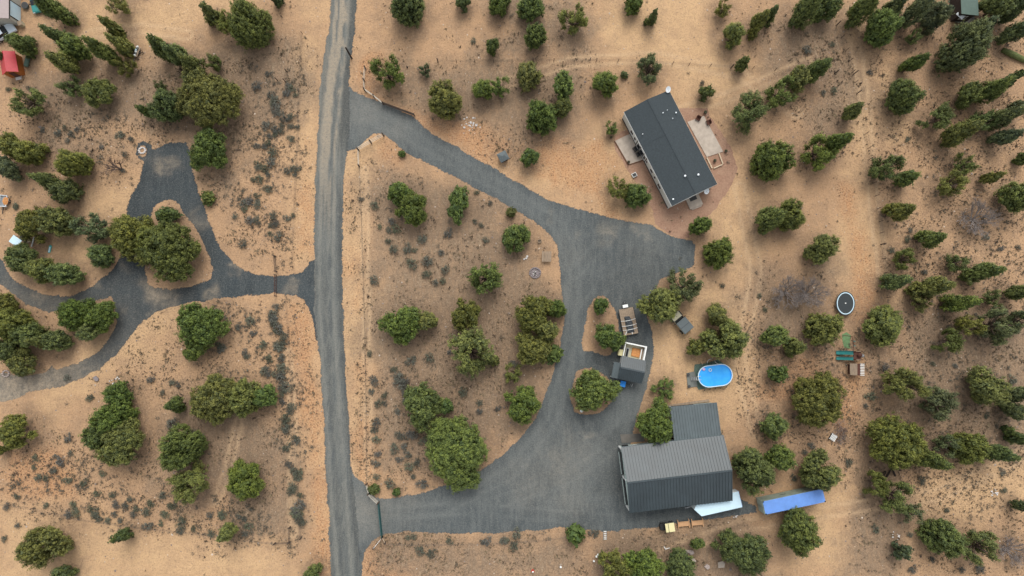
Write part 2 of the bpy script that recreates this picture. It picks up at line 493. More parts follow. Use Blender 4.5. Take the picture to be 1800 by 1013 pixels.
TINT = {'g': (0.086, 0.122, 0.036), 'o': (0.112, 0.126, 0.043), 'd': (0.085, 0.112, 0.042), 'k': (0.082, 0.104, 0.056), 'x': (0.26, 0.225, 0.20)}
CNAME = {'g': 'green', 'o': 'olive', 'd': 'dark green', 'k': 'grey-green', 'x': 'grey'}
KNAME = {'D': 'dense juniper', 'P': 'pointed juniper', 'B': 'broad juniper', 'O': 'thin juniper', 'G': 'bare tree', 'S': 'bush'}

def leaf_mat():
    g = N('juniper_foliage'); oi = g.n('ShaderNodeObjectInfo'); at = g.n('ShaderNodeAttribute', attribute_name='tint')
    c = g.mix(at.outputs['Fac'], (0.42, 0.48, 0.5), (1.95, 1.75, 1.15))
    c2 = g.mix(1.0, oi.outputs['Color'], c, 'MULTIPLY')
    g.l(c2, g.b.inputs['Base Color']); g.b.inputs['Roughness'].default_value = 0.7; g.b.inputs['Specular IOR Level'].default_value = 0.25
    return g.m
LEAF = leaf_mat()
def bark_mat(name, col):
    return mat(name, col, 0.95, var=0.35, vscale=3, bump=0.6, bscale=10)
BARK = bark_mat('juniper_bark', (0.15, 0.11, 0.085)); GREYBARK = bark_mat('weathered_twigs', (0.22, 0.19, 0.175))

def leaves(rng, cl, k, sig, size, stretch=None):
    """cl (n,3) clump centres -> k small leaf faces about each"""
    n = len(cl); L = n * k
    off = rng.normal(0, 1, (n, k, 3)); off /= np.maximum(1.0, np.linalg.norm(off, axis=2, keepdims=True) / 1.6)
    off = off * (sig * rng.uniform(0.75, 1.25, (n, 1, 1)))
    if stretch is not None:
        s = rng.uniform(-1.2, 1.2, (n, k, 1)); off = off * 0.75 + stretch[:, None, :] * s * sig * 1.5
    c = (cl[:, None, :] + off).reshape(-1, 3)
    nn = off / (np.linalg.norm(off, axis=2, keepdims=True) + 1e-6); nn = nn.reshape(-1, 3) * 1.0 + np.array([0, 0, .45]) + rng.normal(0, .42, (L, 3)); nn /= np.linalg.norm(nn, axis=1, keepdims=True)
    a = np.cross(nn, rng.normal(0, 1, (L, 3))); a /= np.linalg.norm(a, axis=1, keepdims=True); b = np.cross(nn, a)
    s = size * rng.uniform(0.7, 1.3, (L, 1))
    V = np.stack([c + a * s, c - a * s * 0.5 + b * s * 0.6, c - a * s * 0.5 - b * s * 0.6], 1).reshape(-1, 3)
    t = np.clip(rng.rand(n, 1) * 0.8 + rng.uniform(0, 0.2, (n, k)), 0, 1)
    return V, np.repeat(t.reshape(-1), 3)

def make_crown(kind, Rr, H, seed):
    rng = np.random.RandomState(seed); lobes = []
    if kind in 'DS':
        nl = int((10 + Rr * 5) * rng.uniform(.6, 1.0))
        for i in range(nl):
            t = rng.uniform(0.16, 0.84); pr = math.sqrt(max(0.05, 1 - ((t - 0.36) / 0.62) ** 2))
            lr = Rr * rng.uniform(0.24, 0.40); a = rng.uniform(0, 2 * math.pi); r = max(0, Rr * pr - lr * 0.8) * rng.uniform(0.55, 1.08)
            lobes.append((r * math.cos(a), r * math.sin(a), t * H, lr, lr, lr * min(1.5, H / Rr * 0.62)))
    elif kind == 'P':
        nl = int(14 + Rr * 6)
        for i in range(nl):
            t = rng.uniform(0.10, 0.96) ** 0.9; pr = (1 - t) ** 0.72 * 1.05
            lr = Rr * rng.uniform(0.20, 0.34) * (0.5 + 0.65 * pr); a = rng.uniform(0, 2 * math.pi); r = max(0, Rr * pr - lr * 0.7) * rng.uniform(0.6, 1.1)
            lobes.append((r * math.cos(a), r * math.sin(a), t * H * 0.95, lr, lr, lr * 1.9))
    elif kind == 'B':
        nl = int(14 + Rr * 6)
        for i in range(nl):
            a = rng.uniform(0, 2 * math.pi); u = math.sqrt(rng.uniform(0, 1)); lr = Rr * rng.uniform(0.15, 0.29)
            r = (Rr - lr * 0.8) * u * rng.uniform(0.9, 1.12); z = H * (0.28 + 0.52 * math.sqrt(max(0, 1 - (u * 0.98) ** 2)) * rng.uniform(0.62, 1.08))
            lobes.append((r * math.cos(a), r * math.sin(a), z, lr, lr, lr * 0.95))
    else:
        nl = int(11 + Rr * 6)
        for i in range(nl):
            t = rng.uniform(0.22, 0.88); pr = math.sqrt(max(0.05, 1 - ((t - 0.5) / 0.52) ** 2))
            lr = Rr * rng.uniform(0.13, 0.25); a = rng.uniform(0, 2 * math.pi); r = max(0, Rr * pr - lr * 0.6) * rng.uniform(0.35, 1.1)
            lobes.append((r * math.cos(a), r * math.sin(a), t * H, lr * 1.2, lr * 1.2, lr))
    # pull the outline in and out by direction so no two sides are alike
    k1, k2, p1, p2 = rng.uniform(0.05, 0.14), rng.uniform(0.04, 0.11), rng.uniform(0, 6.28), rng.uniform(0, 6.28)
    LL = []
    for x, y, z, a, b, c in lobes:
        th = math.atan2(y, x); q = 1 + k1 * math.cos(2 * th + p1) + k2 * math.cos(3 * th + p2)
        LL.append((x * q, y * q, z, a, b, c))
    L = np.array(LL)
    dens = {'D': 6.0, 'S': 9.0, 'P': 6.5, 'B': 6.0, 'O': 5.0}[kind]
    if Rr < 1.5: dens *= 1.5
    cl = []; li = []
    for i, (x, y, z, a, b, c) in enumerate(L):
        n = int(4 * math.pi * ((a * b + b * c + a * c) / 3) * dens * 0.8) + 5
        d = rng.normal(0, 1, (n, 3)); d /= np.linalg.norm(d, axis=1, keepdims=True)
        rr = rng.uniform(0.70, 1.16, (n, 1)) if kind != 'O' else rng.uniform(0.3, 1.15, (n, 1))
        rr = rr * np.where(rng.rand(n, 1) < .14, rng.uniform(1.05, 1.4, (n, 1)), 1)
        p = np.array([x, y, z]) + d * rr * np.array([a, b, c])
        keep = np.ones(n, bool)
        for j, (X, Y, Z, A, B_, C_) in enumerate(L):
            if j == i: continue
            q = ((p[:, 0] - X) / A) ** 2 + ((p[:, 1] - Y) / B_) ** 2 + ((p[:, 2] - Z) / C_) ** 2
            keep &= q > 0.55
        keep &= p[:, 2] > 0.12
        cl.append(p[keep])
    cl = np.concatenate(cl)
    axis = cl - np.array([0, 0, H * 0.15]); axis /= np.linalg.norm(axis, axis=1, keepdims=True); axis[:, 2] += 0.6
    axis /= np.linalg.norm(axis, axis=1, keepdims=True)
    small = Rr < 1.5
    k = {'D': 26, 'S': 20, 'P': 26, 'B': 27, 'O': 20}[kind]
    V, T = leaves(rng, cl, k, 0.13 if small else 0.19, 0.085 if small else 0.12, axis if kind in 'PODS' else None)
    # inner foliage so that the ground does not shine through
    if kind in 'DBPS':
        m = int(40 + 26 * Rr * Rr); idx = rng.randint(0, len(L), m)
        inn = L[idx, :3] * np.array([0.9, 0.9, 1]) + rng.normal(0, 0.4, (m, 3)) * L[idx, 3:]; inn[:, 2] = np.maximum(inn[:, 2], 0.2)
        V2, T2 = leaves(rng, inn, 5, 0.3, 0.3)
        V = np.concatenate([V, V2]); T = np.concatenate([T, T2 * 0.3])
    V[:, 2] = np.maximum(V[:, 2], 0.03)
    F = np.arange(len(V)).reshape(-1, 3)
    return np_mesh('crown', V, F, LEAF, {'tint': ('FLOAT', T)}), L

def make_trunk(L, Rr, H, seed, kind):
    rng = random.Random(seed); mb = MB(); r0 = 0.07 * Rr + 0.06
    top = (rng.uniform(-.1, .1) * Rr, rng.uniform(-.1, .1) * Rr, H * (0.8 if kind == 'O' else 0.62))
    mb.tube([(0, 0, -0.1), (rng.uniform(-.05, .05) * Rr, 0.03 * Rr, H * 0.2), (top[0] * .6, top[1] * .6, H * 0.4), top], [r0, r0 * .8, r0 * .55, r0 * .15], 8)
    ids = list(range(len(L))); rng.shuffle(ids)
    for i in ids[: (len(L) if kind == 'O' else 8)]:
        x, y, z = L[i][:3]; z0 = min(H * 0.45, max(0.15 * H, z * 0.45))
        mb.tube([(0, 0, z0), (x * .45, y * .45, (z0 + z) / 2 - 0.05), (x * .97, y * .97, z)], [r0 * .42, r0 * .25, r0 * .08], 5)
    return mb.mesh('trunk', BARK, True)

def make_bare(Rr, H, seed, m):
    rng = random.Random(seed); mb = MB(); tw = MB()
    def grow(p, d, ln, r, lev):
        q = p + d * ln; mid = p + d * ln * .5 + Vector((rng.uniform(-1, 1), rng.uniform(-1, 1), rng.uniform(-.4, .6))) * ln * .1
        (mb if lev < 2 else tw).tube([p, mid, q], [r, r * .75, r * .45], 5 if lev < 2 else 3, False)
        if lev >= 4 or ln < .16: return
        for k in range(4 if lev == 0 else rng.choice((3, 4, 4))):
            f = rng.uniform(.35, 1.0); b = p.lerp(q, f)
            nd = (d + Vector((rng.uniform(-1, 1), rng.uniform(-1, 1), rng.uniform(-.45, .55))) * .85).normalized()
            grow(b, nd, ln * rng.uniform(.5, .72), r * .55, lev + 1)
    n = 11
    for k in range(n):
        a = 2 * math.pi * (k + rng.uniform(-.3, .3)) / n
        grow(Vector((0, 0, 0.05)), Vector((math.cos(a) * .8, math.sin(a) * .8, rng.uniform(.35, 1.0))).normalized(), Rr * rng.uniform(.5, .68), 0.10, 0)
    return mb.mesh('trunk', m, False), tw.mesh('crown', m, False)

PROTO = {}
def protos():
    spec = {'D': [(1.2, 2.3), (2.1, 3.9), (2.9, 4.9), (4.0, 6.0)], 'P': [(1.2, 3.2), (1.9, 4.6), (2.6, 5.6)],
            'B': [(2.1, 3.1), (3.0, 4.2), (4.2, 5.2), (5.3, 6.3)], 'O': [(1.4, 2.6), (2.4, 3.9), (3.4, 5.2)], 'S': [(0.7, 0.9)]}
    sd = 11
    for k, ls in spec.items():
        PROTO[k] = []
        for (r, h) in ls:
            for v in range(3 if k in 'D' and r < 3.5 else 2):
                me, L = make_crown(k, r, h, sd); tr = make_trunk(L, r, h, sd, k); sd += 7
                PROTO[k].append((r, h, me, tr))
    PROTO['G'] = []
    for r, sdd in ((3.6, 5), (3.0, 9)):
        tr, me = make_bare(r, 3.2, sdd, GREYBARK); PROTO['G'].append((r, 2.4, me, tr))
protos()

TREEPOS = []
def plant_trees():
    rng = random.Random(4); seen = {}
    for T in TREES:
        cx, cy, wd, kind, colr, where = T[:6]
        if kind == 'D' and (cx > 1480 or (cy < 150 and cx < 350) or (cx > 1300 and cy < 420)) and wd < 62 and rng.random() < .6: kind = 'P'
        h = T[6] if len(T) > 6 else None; el = T[7] if len(T) > 7 else 1.0; ea = T[8] if len(T) > 8 else 0
        W = wd / 10.0
        if h is None: h = {'D': .90 * W + 1.4, 'P': 1.35 * W + 2.0, 'B': .62 * W + 1.7, 'O': .9 * W + 1.3, 'G': .32 * W + .6, 'S': .8 * W + .1}[kind]
        zc = h * 0.5; p = P(cx, cy, zc); rad = math.hypot(p.x, p.y)
        smear = rad * h * 0.55 / CAM_H
        r = (W - 0.30 * smear) / 2 * (1 - zc / CAM_H) * 1.03
        if kind != 'S': r = max(r, 0.8)
        cand = sorted(PROTO[kind], key=lambda q: abs(math.log(q[0] / r)) + rng.uniform(0, .12)); q = cand[0]
        s = r / q[0]; g = math.sqrt(max(1.0, el))
        cat = 'bush' if kind == 'S' else 'tree'
        nm = {'D': 'juniper_tree', 'P': 'juniper_tree', 'B': 'juniper_tree', 'O': 'juniper_tree', 'G': 'bare_tree', 'S': 'bush'}[kind]
        wt = 'small' if wd < 36 else ('' if wd < 66 else 'large')
        lab = ' '.join(x for x in (('' if any(u in where for u in ('small', 'tiny', 'huge', 'large', 'big')) else wt), CNAME[colr], KNAME[kind], where) if x)
        if len(lab.split()) > 16: lab = CNAME[colr] + ' ' + KNAME[kind] + ' ' + where
        if len(lab.split()) > 16: lab = CNAME[colr] + ' juniper ' + where
        o = thing(nm, lab, cat, (p.x, p.y, 0), 0)
        if el > 1: o.rotation_euler = (0, 0, R(ea)); o.scale = (s * el ** .62, s / el ** .12, h / q[1])
        else: o.rotation_euler = (0, 0, rng.uniform(0, 6.28)); o.scale = (s * rng.uniform(.94, 1.08), s * rng.uniform(.94, 1.08), h / q[1])
        c = link('crown', q[2], o); t = link('trunk', q[3], o)
        tn = TINT[colr]; v = rng.uniform(.85, 1.18); c.color = (tn[0] * v * rng.uniform(.93, 1.07), tn[1] * v, tn[2] * v * rng.uniform(.85, 1.15), 1)
        o['group'] = {'tree': 'junipers scattered over the property', 'bush': 'small green bushes'}[cat] if kind != 'G' else 'leafless grey trees'
        TREEPOS.append((p.x, p.y, r * (el ** .3), kind))
        seen[lab] = seen.get(lab, 0) + 1
    for k, v in seen.items():
        if v > 1: print('DUP LABEL', k)
        if not 4 <= len(k.split()) <= 16: print('LABEL LENGTH', len(k.split()), k)
plant_trees()
# ------------------------------------------------------------------ outlines of the setting, in pixels of the photograph
ROAD = [(582,-60),(580,30),(577,60),(568,110),(561,160),(557,250),(553,330),(551,440),(552,540),(557,590),(562,640),(568,740),(574,850),(579,960),(584,1080),
        (642,1080),(634,1010),(630,930),(620,840),(613,740),(608,640),(604,560),(602,450),(603,350),(606,290),(612,262),(616,200),(614,150),(616,110),(622,70),(626,20),(630,-60)]
DRIVE = [(606,150),(616,152),(622,160),(640,168),(672,180),(700,192),(728,206),(760,235),(800,257),(860,290),(905,318),(935,335),(965,352),(1010,366),(1060,378),(1105,390),(1146,394),
         (1160,403),(1178,414),(1200,421),(1215,421),(1222,431),(1221,466),(1205,475),(1180,484),(1162,494),(1150,512),(1140,535),(1138,555),(1143,575),(1149,600),(1149,625),(1144,652),(1137,680),(1130,700),
         (1121,735),(1112,765),(1105,800),(1150,860),(1280,868),(1330,890),(1330,902),(1300,906),(1240,914),(1210,920),(1160,926),(1110,932),(1080,934),(1030,933),(990,928),(950,932),(880,938),(800,938),(720,936),
         (682,937),(668,942),(655,952),(643,968),(637,990),(634,1030),(604,1030),(598,830),(617,828),(626,838),(640,850),(650,862),(662,874),(672,877),(700,873),(740,867),(772,856),(800,848),(835,832),(862,816),(885,797),(908,777),
         (926,757),(942,730),(957,700),(968,668),(977,634),(984,606),(990,575),(991,545),(987,515),(985,488),(982,455),(977,430),(968,414),(952,400),(930,386),(900,368),(865,347),(830,330),
         (800,312),(770,297),(745,285),(712,266),(690,248),(676,238),(668,234),(655,236),(640,250),(628,262),(612,266),(600,275)]
ISL1 = [(1050,522),(1062,521),(1072,530),(1079,545),(1085,562),(1088,590),(1084,615),(1066,626),(1045,619),(1028,616),(1023,606),(1026,585),(1031,560),(1034,540),(1042,528)]
ISL2 = [(1014,651),(1030,647),(1048,649),(1066,662),(1077,683),(1074,704),(1060,722),(1044,728),(1026,730),(1010,724),(1004,706),(1007,676)]
LEFT = [(590,440),(562,452),(553,455),(544,458),(537,468),(528,480),(506,484),(480,484),(452,482),(432,477),(413,464),(397,446),(381,420),(366,386),(354,350),(346,322),(337,292),(334,262),(328,250),(300,251),(288,254),(275,263),(267,262),
        (264,254),(252,248),(241,254),(237,268),(243,280),(253,285),(251,300),(243,322),(231,344),(225,364),(222,388),(214,420),(211,450),(200,472),(184,486),(166,500),(148,511),(130,519),(108,522),(84,517),
        (58,508),(34,500),(14,478),(3,455),(-25,430),(-60,420),(-60,735),(-20,712),(20,704),(50,692),(80,686),(110,680),(140,668),(175,650),(204,626),(226,600),(243,574),(265,554),(290,544),(330,533),(380,527),(430,521),
        (480,517),(520,519),(534,528),(545,546),(551,565),(556,600),(590,600)]
LHOLE = [(-70,470),(-10,492),(16,512),(45,535),(85,551),(120,545),(160,532),(190,524),(197,522),(200,536),(206,563),(200,583),(186,603),(166,623),(145,636),(118,645),(100,650),(92,640),(80,655),(50,660),(0,656),(-70,660)]
LTEAR = [(268,380),(270,366),(284,353),(300,351),(312,358),(325,378),(345,405),(358,430),(370,455),(374,474),(370,490),(350,498),(325,505),(300,508),(275,505),(262,500),(258,485),(255,470),(254,440),(262,402)]
REDBED = [(1196,192),(1222,190),(1243,192),(1262,225),(1285,262),(1297,298),(1287,325),(1262,362),(1238,384),(1216,400),(1212,418),(1196,420),(1178,413),(1160,402),(1150,395),(1148,372),(1128,338),(1104,298),(1082,262),(1079,240),(1100,228),(1115,225)]

def grid(xs, ys):
    X, Y = np.meshgrid(xs, ys); nx, ny = len(xs), len(ys)
    i = np.arange(ny - 1)[:, None] * nx + np.arange(nx - 1)[None, :]
    F = np.stack([i, i + 1, i + nx + 1, i + nx], -1).reshape(-1, 4)
    return X.ravel(), Y.ravel(), F
TPOS = np.array([t[:3] for t in TREEPOS])

# ------------------------------------------------------------------ ground
def soft(X, Y, poly, wid=2.5, nz=2.5, seed=1):
    d = sdf(X, Y, PP(poly)) + (fbm(X, Y, 0.16, seed) - 0.5) * 2 * nz * 1.6 + (fbm(X, Y, 0.8, seed + 5) - 0.5) * nz
    return 1 - smooth(-wid, wid, d)
def line(X, Y, pts, wid):
    q = PP(pts); d = np.full(X.shape, 1e9)
    for i in range(len(q) - 1):
        ax, ay = q[i]; ex, ey = q[i + 1] - q[i]; t = np.clip(((X - ax) * ex + (Y - ay) * ey) / (ex * ex + ey * ey), 0, 1)
        d = np.minimum(d, np.hypot(X - ax - ex * t, Y - ay - ey * t))
    return d
DRY = [[(650,300),(720,290),(800,330),(880,372),(960,410),(975,470),(970,560),(965,640),(930,730),(860,790),(780,840),(700,840),(655,800),(648,560)],
       [(720,120),(900,110),(1010,110),(1015,260),(900,250),(830,220),(760,200),(700,190)], [(860,-10),(1040,-10),(1030,90),(960,110),(880,90)],
       [(400,60),(540,60),(530,210),(440,230),(400,330),(350,320),(330,210)], [(300,680),(480,720),(510,950),(400,950),(380,880),(300,880)],
       [(1080,925),(1350,925),(1360,1030),(1040,1030)], [(630,940),(1010,942),(1040,1030),(640,1030)],
       [(1330,480),(1460,480),(1470,620),(1330,600)], [(1540,800),(1480,880),(1480,1030),(1580,1030),(1600,900)], [(60,130),(330,100),(330,240),(80,250)],
       [(1340,30),(1500,40),(1520,230),(1440,230),(1350,120)], [(1560,560),(1840,520),(1840,800),(1560,760)]]
LIGHT = [[(540,20),(566,20),(548,160),(548,440),(532,440),(536,150)], [(548,560),(558,640),(566,760),(578,1030),(568,1030),(556,760),(540,560)], [(1560,100),(1600,230),(1560,260),(1540,120)],[(180,20),(440,-20),(330,45),(180,80),(100,110),(90,60)], [(1150,600),(1220,640),(1190,700),(1130,720)], [(1210,120),(1330,130),(1310,170),(1200,170)], [(150,330),(235,330),(215,430),(180,480),(120,500),(110,430)], [(850,270),(1080,250),(1140,370),(1000,355),(880,300)], [(1040,-20),(1250,-20),(1260,150),(1090,120),(1040,90)],
         [(1490,20),(1515,20),(1530,260),(1560,520),(1490,520),(1440,470),(1480,380),(1500,260)], [(1120,560),(1210,500),(1310,480),(1330,720),(1180,700),(1140,640)],
         [(1590,850),(1700,810),(1840,800),(1840,880),(1700,930),(1660,900),(1600,960)], [(0,885),(400,950),(520,960),(560,1030),(0,1030)], [(120,0),(440,-10),(330,60),(180,90),(140,120)],
         [(605,270),(650,240),(650,850),(620,830)], [(240,540),(330,530),(250,620),(170,680),(100,720),(80,690)], [(1350,880),(1500,850),(1480,1000),(1350,1020)], [(1300,200),(1330,480),(1260,480),(1240,380),(1300,300)]]
RED = [[(660,248),(690,255),(735,285),(700,300),(660,290)], [(640,945),(700,945),(740,1030),(640,1030)], [(540,740),(566,740),(582,1030),(556,1030)], [(528,230),(550,230),(548,440),(524,440)],
       [(508,540),(548,540),(566,740),(536,740)], [(622,440),(650,440),(655,850),(630,820)], [(635,110),(665,110),(660,180),(640,165)], [(700,190),(880,240),(1060,250),(1080,380),(900,300),(740,220)],
       [(1480,330),(1500,330),(1540,560),(1510,560)], [(0,780),(120,780),(130,880),(0,880)], [(1390,110),(1460,90),(1440,160),(1390,160)], [(75,120),(90,120),(95,200),(75,200)],[(1420,600),(1520,640),(1500,760),(1330,700),(1390,640)]]
SPECK = [[(-20,780),(420,780),(500,700),(520,940),(380,950),(-20,900)], [(240,540),(520,530),(530,700),(260,700),(140,720)], [(420,100),(540,100),(540,440),(430,450),(360,330)], [(-20,190),(330,200),(240,330),(-20,250)],
         [(1560,250),(1840,150),(1840,1030),(1600,1030),(1560,700)], [(1500,20),(1820,20),(1840,300),(1540,300)], [(620,290),(660,290),(660,860),(625,830)], [(660,640),(960,680),(780,850),(660,850)], [(1300,560),(1560,600),(1560,860),(1300,760)],
         [(640,930),(1300,940),(1300,1030),(640,1030)], [(1340,60),(1500,60),(1510,260),(1330,300)]]
def ground_masks(X, Y):
    dry = np.zeros_like(X); light = dry.copy(); red = dry.copy(); spk = dry.copy()
    for i, p in enumerate(DRY): dry = np.maximum(dry, soft(X, Y, p, 4, 4, 20 + i))
    for i, p in enumerate(LIGHT): light = np.maximum(light, soft(X, Y, p, 4, 3, 50 + i))
    for i, p in enumerate(RED): red = np.maximum(red, soft(X, Y, p, 2.0, 2, 80 + i))
    for i, p in enumerate(SPECK): spk = np.maximum(spk, soft(X, Y, p, 3, 3, 110 + i))
    return dry, light, red, spk
def litter_and_shade(X, Y):  # needle litter, with the soft shade round each crown painted in
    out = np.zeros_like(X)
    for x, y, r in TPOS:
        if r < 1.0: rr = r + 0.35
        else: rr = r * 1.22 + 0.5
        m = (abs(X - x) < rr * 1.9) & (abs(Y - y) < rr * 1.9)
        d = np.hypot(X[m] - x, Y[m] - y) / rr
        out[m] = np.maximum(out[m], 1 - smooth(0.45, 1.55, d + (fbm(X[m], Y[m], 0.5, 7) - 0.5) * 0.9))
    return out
xs = np.concatenate([np.linspace(-700, -125, 24)[:-1], np.arange(-125, 125.01, 0.5), np.linspace(125, 700, 24)[1:]])
ys = np.concatenate([np.linspace(-700, -80, 24)[:-1], np.arange(-80, 82.01, 0.5), np.linspace(82, 700, 24)[1:]])
GX, GY, GF = grid(xs, ys)
dry, light, red, spk = ground_masks(GX, GY); litter_shade = litter_and_shade(GX, GY)
# tyre tracks on the sand
trk = np.zeros_like(GX)
for pts, off in (([(1495,20),(1520,180),(1535,350),(1555,500)], .8), ([(330,62),(250,50),(160,60),(100,100)], .8), ([(880,150),(1000,110),(1150,100),(1300,130),(1400,200)], .8), ([(1180,200),(1280,170),(1420,110)], .8),
                 ([(1300,330),(1330,480),(1300,640),(1330,760)], .9), ([(1100,1000),(1300,925),(1450,900),(1650,870),(1800,800)], .9), ([(420,740),(400,830),(380,880)], .6), ([(505,620),(515,760),(515,940)], .5), ([(640,300),(644,560),(650,840)], .5)):
    d = line(GX, GY, pts, 1); trk = np.maximum(trk, np.exp(-((d - off) / 0.35) ** 2) * (0.75 + 0.5 * fbm(GX, GY, 0.3, 3)))
zone = np.stack([dry, light, red, litter_shade], 1); zone2 = np.stack([spk, trk, np.zeros_like(trk), np.ones_like(trk)], 1)

def ground_mat():
    g = N('sandy_ground'); tc = g.n('ShaderNodeTexCoord').outputs['Object']
    a = g.n('ShaderNodeAttribute', attribute_name='zone'); b = g.n('ShaderNodeAttribute', attribute_name='zone2')
    sp = g.n('ShaderNodeSeparateColor'); g.l(a.outputs['Color'], sp.inputs[0]); D, L_, Rd = sp.outputs; LT = a.outputs['Alpha']
    s2 = g.n('ShaderNodeSeparateColor'); g.l(b.outputs['Color'], s2.inputs[0]); SPK, TRK, _ = s2.outputs
    big = g.noise(tc, 0.05, 4, .6); med = g.noise(tc, 0.35, 5, 0.65, .4); fine = g.noise(tc, 1.3, 4, .75, .6); grit = g.noise(tc, 3.6, 3, .8)
    mp = g.n('ShaderNodeMapping'); mp.inputs['Scale'].default_value = (1, .35, 1); mp.inputs['Rotation'].default_value = (0, 0, .7); g.l(tc, mp.inputs[0])
    streak = g.noise(mp.outputs[0], 1.1, 5, .8, 1.6)
    c = g.mix(g.rng(big, .35, .65), (.430, .268, .152), (.480, .302, .170))
    c = g.mix(g.math('MULTIPLY', g.rng(med, .42, .66), .55), c, (.31, .205, .128))
    c = g.mix(g.math('MULTIPLY', L_, g.rng(med, .7, .3, .35, .9)), c, (.58, .385, .210))
    c = g.mix(g.math('MULTIPLY', Rd, g.rng(streak, .35, .6, .15, .75)), c, (.47, .245, .115))
    c = g.mix(g.math('MULTIPLY', g.math('MULTIPLY', Rd, g.rng(grit, .52, .62)), .85), c, (.24, .10, .055))
    dm = g.math('MULTIPLY', D, g.rng(streak, .34, .62, .45, 1.0)); c = g.mix(dm, c, (.225, .163, .110))
    dk = g.math('MULTIPLY', g.math('MULTIPLY', D, g.rng(fine, .50, .64)), .6); c = g.mix(dk, c, (.140, .103, .073))
    wisp = g.math('MULTIPLY', g.math('MULTIPLY', D, g.rng(streak, .56, .66)), .6); c = g.mix(wisp, c, (.43, .315, .20))
    sk = g.math('MULTIPLY', g.math('MULTIPLY', g.rng(SPK, 0, 1, .25, 1), g.rng(grit, .55, .63)), .8); c = g.mix(sk, c, (.150, .105, .075))
    c = g.mix(g.math('MULTIPLY', TRK, .65), c, (.58, .40, .24))
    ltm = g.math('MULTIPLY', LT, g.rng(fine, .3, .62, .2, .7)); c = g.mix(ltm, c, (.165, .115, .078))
    c = g.mix(g.math('MULTIPLY', g.rng(grit, .54, .68), .5), c, (.20, .14, .095))
    c = g.mix(g.math('MULTIPLY', g.rng(grit, .44, .32), .4), c, (.58, .43, .29))
    c = g.mix(g.math('MULTIPLY', g.rng(fine, .52, .66), .30), c, (.25, .175, .115))
    g.l(c, g.b.inputs['Base Color']); g.b.inputs['Roughness'].default_value = .95; g.b.inputs['Specular IOR Level'].default_value = .15
    h = g.math('ADD', g.math('MULTIPLY', fine, .6), g.math('ADD', g.math('MULTIPLY', grit, .3), g.math('MULTIPLY', streak, .6)))
    g.bump(h, .9, .35); return g.m
GZ = (fbm(GX, GY, 0.02, 31, 3) - .5) * 0.0
gme = np_mesh('ground', np.stack([GX, GY, GZ], 1), GF, ground_mat(), {'zone': ('FLOAT_COLOR', zone), 'zone2': ('FLOAT_COLOR', zone2)})
ground = link('ground', gme); ground['kind'] = 'structure'; ground['label'] = 'sandy tan high desert ground with dry grass and juniper litter'

# ------------------------------------------------------------------ road and gravel drives
def sheet(name, fn, poly, step, z, m, attr, label, rag=0.35, feather=.35):
    q = PP(poly); x0, y0 = q.min(0) - 2; x1, y1 = q.max(0) + 2
    X, Y, F = grid(np.arange(x0, x1, step), np.arange(y0, y1, step))
    f = lambda X, Y: fn(X, Y) + (fbm(X, Y, 0.5, 3) - .5) * rag * 2 + (fbm(X, Y, 2.0, 9) - .5) * rag * 1.6 - feather
    d = f(X, Y); keep = (d[F] < 0).any(1); F = F[keep]; used = np.unique(F); mp = np.zeros(len(X), int); mp[used] = np.arange(len(used))
    X, Y, d, F = X[used], Y[used], d[used], mp[F]
    o = d > 0
    for it in range(3):
        e = .05; xo, yo = X[o], Y[o]; v = f(xo, yo); gx = (f(xo + e, yo) - f(xo - e, yo)) / (2 * e); gy = (f(xo, yo + e) - f(xo, yo - e)) / (2 * e)
        n = np.maximum(gx * gx + gy * gy, .3); X[o] = xo - np.clip(v * gx / n, -step, step) * .8; Y[o] = yo - np.clip(v * gy / n, -step, step) * .8
    me = np_mesh(name, np.stack([X, Y, np.full_like(X, z)], 1), F, m, attr(X, Y, d))
    ob = link(name, me); ob['kind'] = 'structure'; ob['label'] = label; return ob

